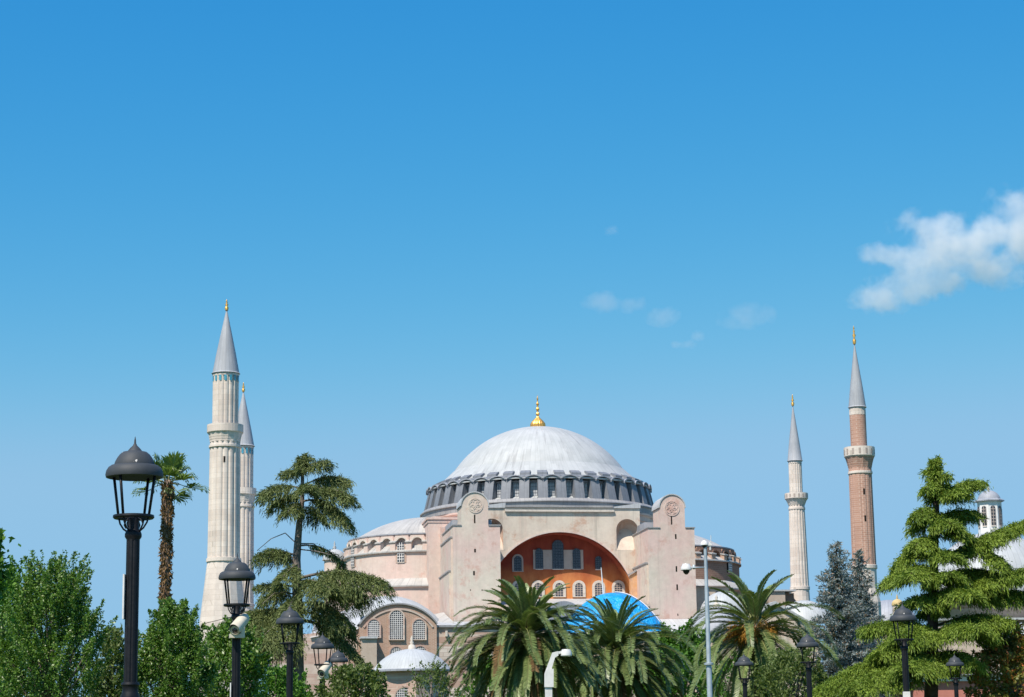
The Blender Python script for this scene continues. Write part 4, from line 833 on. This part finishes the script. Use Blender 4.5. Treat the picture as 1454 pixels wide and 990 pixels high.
shoot_tree('shrub','dark shrub beneath and between the two central palms',815,122,935,70,1050,0.16,LM['green'],90,80,'shrub',seed=62,group='shrubs at the foot of the lamps',leadf=0.4)
shoot_tree('shrub','leafy shrub behind the palm with orange fruit and the steel pole',1040,118,938,60,1050,0.16,LM['green'],80,80,'shrub',seed=63,group='shrubs at the foot of the lamps',leadf=0.4)
# conifers with tiered drooping boughs
def cedar(name,label,Y,trunkpts,trr,boughs,mat,tuft=(0.30,0.07),dens=1.0,droop=0.5,seed=1,auto=0,tip=0,top_y=None,barkm='bark',autoR=None,twigs=()):
    r_ = np.random.default_rng(seed); k = Y/FPX
    tp = [P(x,y,Y) for x,y in trunkpts]; base = Vector((tp[0].x,Y,0)); T = empty(name,base,label,'tree')
    loc = [Vector((p.x-base.x,0,p.z)) for p in tp]; loc = [Vector((0,0,0))]+loc
    Q=[];DD=[];LL=[]; ex=[]
    blist = []
    for (sx_,sy_,ex_,ey_,dy,wd,arc_) in boughs:
        a = P(sx_,sy_,Y); b = P(ex_,ey_,Y+dy); blist.append((Vector((a.x-base.x,0,a.z)),Vector((b.x-base.x,dy,b.z)),wd*k,arc_*k))
    if auto:
        z0 = P(trunkpts[0][0],autoR[0],Y).z; z1 = P(trunkpts[-1][0],autoR[1],Y).z
        for i in range(auto):
            h = r_.uniform(0,1)**0.8; zz = z0+(z1-z0)*h; a = r_.choice([-PI/2,PI/2])+r_.uniform(-0.9,0.9); LR = (autoR[2]+(autoR[3]-autoR[2])*h)*k*r_.uniform(0.6,1.0)
            xs = np.interp(zz,[p.z for p in loc],[p.x for p in loc]); blist.append((Vector((xs,0,zz)),Vector((xs+LR*math.cos(a),LR*math.sin(a),zz-LR*r_.uniform(0.0,0.25))),LR*0.4,LR*0.12))
    for i in range(tip):
        f_ = i/tip; zz = loc[-1].z+4*k-(f_**1.0)*60*k*(1 if tip>10 else 0.4); a = i*2.4+0.4; LR = (4+13*f_)*k
        xs = np.interp(zz,[p.z for p in loc],[p.x for p in loc]); blist.append((Vector((xs,0,zz-4*k)),Vector((xs+LR*math.cos(a),LR*math.sin(a),zz-LR*0.12)),LR*0.6,LR*0.1))
    for (a,b,wd,arc_) in blist:
        ax = b-a; Lb = ax.length; fw = ax.normalized(); lat = Vector((fw.y,-fw.x,0)); lat = lat.normalized() if lat.length>0.1 else Vector((0,1,0))
        pts = [a+ax*t+Vector((0,0,arc_*math.sin(PI*t))) for t in np.linspace(0,1,7)]
        ex.append((pts,[max(0.012,0.016*Lb*(1-0.85*t)+0.01) for t in np.linspace(0,1,7)]))
        nb = max(8,int(Lb/k/2.6*dens))
        for i in range(nb):
            t = 0.22+0.78*(i+r_.uniform(0,1))/nb; c = a+ax*t+Vector((0,0,arc_*math.sin(PI*t)))
            wl = wd*(0.35+0.65*math.sin(PI*min(1,max(0,(t-0.12)/0.95))**0.8))*r_.uniform(0.65,1.1)
            for sgn in (-1,1):
                dr = (lat*sgn*r_.uniform(0.75,1.0)+fw*r_.uniform(0.25,0.8)).normalized(); dro = droop*r_.uniform(0.7,1.3)
                nt_ = max(5,int(wl/k/1.5*dens))
                tt = (np.arange(nt_)+r_.uniform(0,1,nt_))/nt_
                cc = np.array(c)[None,:]+np.array(dr)[None,:]*(tt*wl)[:,None]; cc[:,2] -= dro*wl*tt**2*0.9
                cc += r_.normal(0,0.018*wl+0.02,cc.shape)
                d2 = np.array(dr)[None,:]*0.8+np.array([0,0,-1.0])[None,:]*(0.1+0.95*tt)[:,None]+r_.normal(0,0.36,(nt_,3))
                Q.append(cc);DD.append(d2);LL.append(tuft[0]*r_.uniform(0.6,1.3,nt_))
    Q=np.concatenate(Q);DD=np.concatenate(DD);LL=np.concatenate(LL)
    q1=leaves(Q,DD,LL,tuft[1]*r_.uniform(0.7,1.3,len(Q)))
    # short upper tufts give the bough its lit skin
    q2=leaves(Q+r_.normal(0,0.05,Q.shape),DD*np.array([1,1,0.15])+r_.normal(0,0.35,Q.shape),LL*0.55,tuft[1]*0.8)
    q3=leaves(Q+r_.normal(0,0.06,Q.shape)-np.array([0,0,0.06]),DD+np.array([0,0,-0.7])+r_.normal(0,0.2,Q.shape),LL*1.0,tuft[1]*0.7)
    quads('needles',np.concatenate([q1,q2,q3]),mat,T)
    for tw_ in twigs:
        pp_ = [P(x_,y_,Y-0.6*i_*(1 if len(tw_)%2 else -1)) for i_,(x_,y_) in enumerate(tw_)]; ex.append(([(q_.x-base.x,q_.y-Y,q_.z) for q_ in pp_],[0.03*(1-0.7*i_/len(pp_)) for i_ in range(len(pp_))]))
    trunk(T,loc,[trr*(1-0.8*i/(len(loc)-1)) for i in range(len(loc))],barkm,extra=ex)
    return T
cedar('cedar_tree','ragged cedar with flat separate boughs between the minarets and the mosque',95,[(424,985),(422,844),(421,795),(425,743),(429,713),(430,650)],0.30,[
 (430,655,436,648,0.3,14,0),(430,668,466,655,-0.5,20,4),(430,672,402,672,0.6,16,4),(430,690,492,682,0.5,30,8),(430,700,498,706,-1.0,32,10),(430,695,372,700,-0.6,30,8),(430,702,392,716,1.0,26,4),(429,712,494,742,-0.8,32,14),(428,720,455,738,1.0,22,6),(428,716,408,728,-1.2,20,5),
 (425,700,440,690,-1.6,22,4),(425,790,366,788,-0.5,28,6),(424,798,384,780,0.6,22,4),(424,775,488,800,0.4,10,10),(488,790,482,812,0.2,16,0),(424,800,400,822,-1.5,22,3),
 (422,822,545,826,-0.8,46,12),(422,830,515,846,1.0,42,8),(423,826,470,836,-1.8,40,6),(424,835,366,832,0.8,18,4),(422,845,372,850,-0.5,26,6),(424,845,408,868,-2,24,4),
 (423,858,492,882,-0.8,40,12),(423,868,500,900,0.8,30,8),(424,880,535,968,-0.4,26,22),(424,872,350,884,-0.7,40,12),(424,878,300,902,-0.4,46,22),(424,885,335,908,-1.6,52,14),(424,886,372,905,-2.4,50,10),(424,910,350,935,-1.2,42,10)],
 LM['cedar'],(0.24,0.042),1.15,0.85,21,barkm='barkg',tip=8,twigs=[[(424,775),(405,757),(385,765),(365,782)],[(425,772),(445,772),(470,790),(488,806)],[(424,780),(450,783),(470,788)],[(424,800),(400,790),(380,800),(362,815)],[(424,905),(400,882),(350,871),(288,886)],[(424,850),(390,842),(372,858)],[(424,890),(390,900),(360,905),(340,925)]])
cedar('green_cedar','large bright green cedar with layered drooping boughs before the bath house',70,[(1322,995),(1324,900),(1326,800),(1330,700),(1327,655)],0.28,[
 (1328,662,1332,650,0,10,0),(1328,672,1318,668,0.3,14,2),(1329,680,1348,674,-0.2,12,2),(1329,688,1316,694,-0.4,18,2),(1329,700,1342,690,0.4,16,2),
 (1330,712,1392,686,0.3,26,10),(1330,716,1368,700,-0.7,28,8),(1330,722,1300,734,-0.5,24,6),(1329,735,1384,730,0.6,28,6),(1328,738,1296,752,0.4,22,6),(1328,745,1350,744,-1.0,28,5),
 (1328,760,1376,760,-0.6,26,6),(1327,765,1300,775,-0.8,28,6),(1326,778,1276,800,-0.3,30,10),(1326,790,1352,790,-1.2,32,6),
 (1326,808,1258,828,-0.5,34,12),(1326,812,1290,818,-1.4,34,8),(1326,800,1452,742,0.0,38,4),(1380,780,1425,800,-0.5,34,6),(1326,820,1416,816,0.6,32,8),(1326,835,1350,815,-1.4,34,6),
 (1326,850,1460,808,-0.6,42,2),(1360,850,1462,842,-0.2,36,4),(1326,845,1380,842,-1.5,38,6),(1326,860,1300,855,-1.0,38,8),
 (1326,895,1228,893,-0.5,34,10),(1326,900,1280,905,-1.6,46,10),(1326,890,1432,882,-0.9,42,10),(1326,900,1390,893,-2.0,46,8),(1324,925,1250,925,-1.2,40,10),(1324,940,1290,945,-2.2,46,8),(1324,945,1160,982,-0.6,52,22),(1324,955,1215,975,-1.8,50,14),(1324,930,1380,940,-1.6,38,8)],
 LM['cedarg'],(0.17,0.034),1.45,0.55,22,auto=20,autoR=(960,730,46,14),tip=20)
def spruce(px,ytop,Y,hwb,ybot,label,seed):
    r_=np.random.default_rng(seed); k=Y/FPX; top=P(px,ytop,Y); zt=top.z; zb=P(px,ybot,Y).z; T=empty('blue_spruce',(top.x,Y,0),label,'tree',group='blue spruces')
    H_=zt-zb; Q=[];D_=[];ex=[]
    nb=190
    for i in range(nb):
        h=((i+0.5)/nb)**0.75; zz=zt-h*H_; a=i*2.39996+r_.uniform(-.5,.5); Rb=hwb*k*(0.05+0.95*h**0.7)*(r_.uniform(0.55,1.15)+0.15*math.sin(h*22+a))
        dr=np.array([math.cos(a),math.sin(a),0.12]); ncl=max(4,int(Rb/0.10))
        t=np.linspace(0.12,1,ncl); c=np.outer(t*Rb,dr); c[:,2]+=zz-0.35*Rb*t+0.22*Rb*t**3
        ex.append(([(0,0,zz),tuple(c[ncl//2]),tuple(c[-1])],[0.03,0.018,0.006]))
        lat=np.array([-math.sin(a),math.cos(a),0])
        for s_ in range(ncl):
            m_=7; w_=0.34*Rb*(1-t[s_]*0.75)
            pp=c[s_]+np.outer(r_.uniform(-1,1,m_)*w_,lat)+r_.normal(0,0.04,(m_,3)); pp[:,2]-=np.abs(pp@lat)*0.15*0
            Q.append(pp); D_.append(dr*0.6+r_.normal(0,0.75,(m_,3))+np.array([0,0,0.1]))
    Q=np.concatenate(Q);D_=np.concatenate(D_); Q=np.repeat(Q,2,0)+r_.normal(0,0.03,(2*len(Q),3)); D_=np.repeat(D_,2,0)+r_.normal(0,0.5,(len(Q),3))
    quads('needles',leaves(Q,D_,0.20*r_.uniform(0.6,1.3,len(Q)),0.055),LM['spruce'],T)
    trunk(T,[(0,0,0),(0,0,zb),(0,0,zt-0.1)],[0.2,0.16,0.02],extra=ex)
spruce(1187,770,108,68,1010,'taller blue-grey spruce with the more pointed top, beside the fruiting palm',31)
spruce(1218,781,114,54,1010,'blue-grey spruce with shorter top in front of the brick minaret',32)
# date palms
def date_palm(px,py,Y,Rpx,label,seed,n=110,fruit=False,stretch=1.0,elev=(1.45,-0.85)):
    r_=np.random.default_rng(seed); k=Y/FPX; c=P(px,py,Y); T=empty('date_palm',(c.x,Y,0),label,'palm tree',group='date palms in front of the mosque')
    LQ=[];RM=MB(); DRY=[]
    for i in range(n):
        f=(i+0.5)/n; a=i*2.39996+r_.uniform(-.25,.25); el=elev[0]+(elev[1]-elev[0])*f**0.85+r_.uniform(-.1,.1)
        L_=Rpx*k*r_.uniform(0.95,1.2)*(0.72 if el>0.95 else 0.88 if el>0.6 else 1.08)
        ns=26; p=np.array([0.25*math.cos(a)*math.cos(el),0.25*math.cos(a+0.0)*0+0.25*math.sin(a)*math.cos(el),c.z+0.25*math.sin(el)]); 
        pts=[p.copy()]; e=el; ds=L_/ns; bend=(1.5 if 0<el<1.0 else 0.9 if el>=1.0 else 0.7)*r_.uniform(0.75,1.2); az=a; tw=r_.uniform(-.6,.6); dryf=r_.uniform()
        for s_ in range(ns):
            t=s_/ns; e-=bend*ds/L_*(0.35+1.5*t); e=max(e,-1.5); az+=tw/ns
            pts.append(pts[-1]+ds*np.array([math.cos(az)*math.cos(e),math.sin(az)*math.cos(e),math.sin(e)]))
        pts=np.array(pts); tan=unit(np.gradient(pts,axis=0)); 
        lat=unit(np.cross(tan,np.array([0,0,1.0]))+1e-6); nor=unit(np.cross(lat,tan))
        RM.tube([tuple(x) for x in pts[::3]],list(np.linspace(0.035,0.008,len(pts[::3]))),4,cap=False)
        npair=104; t=np.linspace(0.14,1.0,npair); ii=t*ns; i0=np.minimum(ii.astype(int),ns-1); fr=(ii-i0)[:,None]
        pp=pts[i0]*(1-fr)+pts[i0+1]*fr; tt=tan[i0]; ll=lat[i0]; no=nor[i0]
        ln=L_*0.10*np.sin(PI*np.clip(0.10+0.78*t,0,1))**0.5
        for sg in (-1,1):
            d=ll*sg*0.72+tt*0.72+no*0.34*r_.uniform(0.7,1.2,(npair,1))+r_.normal(0,0.05,(npair,3))+np.array([0,0,-0.08])
            lf=leaves(pp,d,ln*r_.uniform(0.88,1.08,npair),0.062,nrm=no)
            (DRY if (f>0.95 or (f>0.55 and dryf>0.93)) else LQ).append(lf)
    quads('fronds',np.concatenate(LQ),LM['palm'],T)
    quads('dry_fronds',np.concatenate(DRY),LM['palmd'],T)
    RM.build('frond_stalks',plain('frond_stalk',(0.16,0.17,0.06),0.6),T)
    z0=c.z; tb=MB(); pr=[(0.42,0)]
    for j in range(34): zz=z0*j/34; pr+=[(0.36+0.06*(j%2)+ (0.22 if zz>z0-1.2 else 0),zz+0.05)]
    pr+=[(0.15,z0+0.1)]; tb.lathe(pr,14,rf=lambda i:1+0.12*(i%2)); tb.build('trunk',M['palmbark'],T)
    if fruit:
        FQ=[]
        for j in range(46):
            a=r_.uniform(0,2*PI); e=r_.uniform(0.0,0.9); rr=r_.uniform(0.6,1.15); b=np.array([rr*math.cos(a)*math.cos(e),rr*math.sin(a)*math.cos(e),c.z-0.35+rr*0.75*math.sin(e)])
            m_=60; q_=b+r_.normal(0,0.10,(m_,3)); d=np.stack([np.full(m_,math.cos(a)*0.5),np.full(m_,math.sin(a)*0.5),np.full(m_,-0.7)],1)+r_.normal(0,0.4,(m_,3)); FQ.append(leaves(q_,d,r_.uniform(0.25,0.5,m_),0.03))
        quads('fruit_stalks',np.concatenate(FQ),LM['fruit'],T)
date_palm(748,905,98,109,'large date palm left of the pair, before the orange arch',41,n=170)
date_palm(872,928,106,104,'date palm right of the pair, overlapping the blue tarpaulin dome',42,n=150)
date_palm(1072,893,92,106,'date palm with orange fruit stalks behind the steel camera pole',43,n=80,fruit=True,elev=(1.5,-1.25))
# fan palm
def fan_palm(px,py,Y,label,seed):
    r_=np.random.default_rng(seed); k=Y/FPX; c=P(px,py,Y); b=P(px-2,py+160,Y); T=empty('fan_palm',(b.x,Y,0),label,'palm tree')
    dx=c.x-b.x; Q=[]; st=MB(); D_=[]
    n=17; Q=[];D_=[]
    for i in range(n):
        f=(i+0.5)/n; a=i*2.39996+0.6; el=1.35-1.75*f**0.9; pl=r_.uniform(0.6,0.95)*(1.0 if f<0.7 else 1.5)
        d=np.array([math.cos(a)*math.cos(el),math.sin(a)*math.cos(el),math.sin(el)]); o_=np.array([dx,0,c.z-0.15]); h=o_+d*pl; h[2]-=0.10*pl
        st.tube([tuple(o_),tuple(o_+d*pl*0.5+np.array([0,0,0.03])),tuple(h)],[0.022,0.018,0.014],5)
        side=unit(np.cross(d,np.array([0,0,1.0]))+1e-6); nor=np.cross(side,d); fr_=r_.uniform(0.62,0.85); m_=30
        ph=(np.arange(m_)/(m_-1)-0.5)*2*2.0; sdv=d[None]*np.cos(ph)[:,None]+side[None]*np.sin(ph)[:,None]+nor[None]*0.25*np.abs(np.sin(ph))[:,None]+r_.normal(0,0.04,(m_,3))
        Lm=fr_*np.where(np.abs(ph)<1.3,1.0,0.78)*r_.uniform(0.9,1.1,m_); hp=np.repeat(h[None],m_,0)
        lf=leaves(hp,sdv,Lm,0.115,nrm=np.repeat(nor[None],m_,0)); lf[:,1:4:2]+=(sdv*Lm[:,None]*0.18)[:,None,:]; Q.append(lf)
        tp_=hp+unit(sdv)*Lm[:,None]*0.85; Q.append(leaves(tp_,sdv*0.6+np.array([0,0,-0.8])+r_.normal(0,0.25,(m_,3)),0.22,0.045))
    for i in range(5): 
        a=r_.uniform(0,6.28); D_.append(leaves(np.repeat(np.array([[dx,0,c.z-0.5]]),14,0)+r_.normal(0,0.08,(14,3)),r_.normal(0,0.4,(14,3))+np.array([math.cos(a)*.6,math.sin(a)*.6,-1]),0.45,0.05))
    Q=np.concatenate(Q); D_=np.concatenate(D_)
    quads('fans',np.array(Q),LM['fan'],T); quads('dry_fans',np.array(D_),LM['palmd'],T); st.build('leaf_stalks',plain('fan_stalk',(0.14,0.15,0.05),0.6),T)
    # shaggy trunk
    tr=MB(); tr.tube([(0,0,0),(-0.05,0,c.z*0.5),(dx*0.7,0,c.z-1.2),(dx,0,c.z)],[0.26,0.2,0.2,0.16],12); tk=tr.build('trunk',M['palmbark'],T,True)
    m_=2600; zz=r_.uniform(c.z*0.4,c.z-0.15,m_); aa=r_.uniform(0,2*PI,m_); xx=np.interp(zz,[0,c.z*0.5,c.z-1.2,c.z],[0,-0.05,dx*0.7,dx]); rr=0.19+0.03*np.sin(zz*7)
    pp=np.stack([xx+rr*np.cos(aa),rr*np.sin(aa),zz],1); d=np.stack([np.cos(aa)*0.7,np.sin(aa)*0.7,np.ones(m_)*r_.choice([1,-0.8],m_)],1)+r_.normal(0,0.2,(m_,3))
    quads('leaf_bases',leaves(pp,d,r_.uniform(0.12,0.24,m_),0.07),LM['palmd'],tk)
fan_palm(238,682,95,'tall fan palm with shaggy trunk rising behind the nearest lamp',51)
# ------------------------------------------------------------------ clouds
def cloud(label, lobes, Y, dens=0.05, seed=0, thr=0.5, detail=6, nscale=0.03):
    """lobes: (px,py,rx_px,ry_px) at distance Y -> one closed body filled with vapour"""
    k=Y/FPX; c=P(sum(l[0] for l in lobes)/len(lobes),sum(l[1] for l in lobes)/len(lobes),Y)
    x0=min(l[0]-l[2] for l in lobes)-8;x1=max(l[0]+l[2] for l in lobes)+8;y0=min(l[1]-l[3] for l in lobes)-8;y1=max(l[1]+l[3] for l in lobes)+8
    A_=P(x0,y0,Y);B_=P(x1,y1,Y); dp=max(l[3] for l in lobes)*k*1.1
    m=bpy.data.materials.new('cloud_vapour'); m.use_nodes=True; t=m.node_tree; t.nodes.remove(t.nodes['Principled BSDF'])
    v=coord(t); acc=None
    for (lx,ly,rx,ry) in lobes:
        p=P(lx,ly,Y); mp=nn(t,'ShaderNodeMapping'); mp.vector_type='TEXTURE'; mp.inputs['Location'].default_value=(p.x-c.x,0,p.z-c.z); mp.inputs['Scale'].default_value=(rx*k,max(ry,rx*0.6)*k,ry*k); t.links.new(v,mp.inputs[0])
        ln=nn(t,'ShaderNodeVectorMath',operation='LENGTH'); t.links.new(mp.outputs[0],ln.inputs[0])
        s_=ramp(t,ln.outputs['Value'],0.2,1.35,1,0)
        if acc is None: acc=s_
        else: a_=nn(t,'ShaderNodeMath',operation='MAXIMUM'); t.links.new(acc,a_.inputs[0]); t.links.new(s_,a_.inputs[1]); acc=a_.outputs[0]
    n_=noise(t,v,nscale,detail,0.66,off=(seed*13,seed*7,seed))
    ad=nn(t,'ShaderNodeMath',operation='MULTIPLY_ADD'); t.links.new(n_,ad.inputs[0]); ad.inputs[1].default_value=3.6; t.links.new(acc,ad.inputs[2])
    d=ramp(t,ad.outputs[0],thr+1.62,thr+2.2,0,dens)
    gate=nn(t,'ShaderNodeMath',operation='GREATER_THAN'); t.links.new(acc,gate.inputs[0]); gate.inputs[1].default_value=0.001
    mu=nn(t,'ShaderNodeMath',operation='MULTIPLY'); t.links.new(d,mu.inputs[0]); t.links.new(gate.outputs[0],mu.inputs[1])
    vs=nn(t,'ShaderNodeVolumeScatter'); vs.inputs['Color'].default_value=(0.995,0.995,1,1); vs.inputs['Anisotropy'].default_value=0.0; t.links.new(mu.outputs[0],vs.inputs['Density'])
    t.links.new(vs.outputs[0],t.nodes['Material Output'].inputs['Volume'])
    hx=(B_.x-A_.x)/2; hz=(A_.z-B_.z)/2; mx=(A_.x+B_.x)/2-c.x; mz=(A_.z+B_.z)/2-c.z
    # rounded closed hull
    mb=MB(); nA_=24; prof=[]
    for i in range(13): ph=PI*i/12; prof.append((max(1e-3,abs(math.sin(ph))**0.45),-math.cos(ph)*1.0))
    mb.lathe(prof,nA_); 
    mb.v=[(mx+x*hx*1.25,y*max(dp,hx*0.5)*1.1,mz+z*hz*1.12) for x,y,z in mb.v]
    o=mb.build('cloud',m,loc=c); tag(o,label,'cloud'); return o
cloud('large white cumulus cloud above the red brick minaret',[(1436,298,36,32),(1412,330,46,34),(1330,322,62,24),(1295,318,30,18),(1365,350,80,34),(1400,378,60,30),(1330,372,70,28),(1262,364,42,18),(1250,425,40,20),(1290,402,50,26),(1345,398,46,20),(1460,330,56,50)],1500,0.036,1,thr=0.44,nscale=0.05,detail=10)
cloud('thin wispy cloud high over the great dome, widest of the wisps',[(856,430,26,14),(900,433,20,11),(940,448,22,14)],1600,0.014,2,thr=0.30,nscale=0.05)
cloud('faint wispy cloud left of the white minaret tip',[(1062,448,34,16),(1035,458,18,10)],1600,0.010,3,thr=0.30,nscale=0.05)
cloud('tiny hooked cloud wisp below the faint wisps',[(990,478,9,8),(972,489,16,6)],1600,0.02,4,thr=0.25,nscale=0.06)
cloud('tiny lone cloud puff highest above the great dome',[(868,328,11,7)],1600,0.014,5,thr=0.25,nscale=0.06)
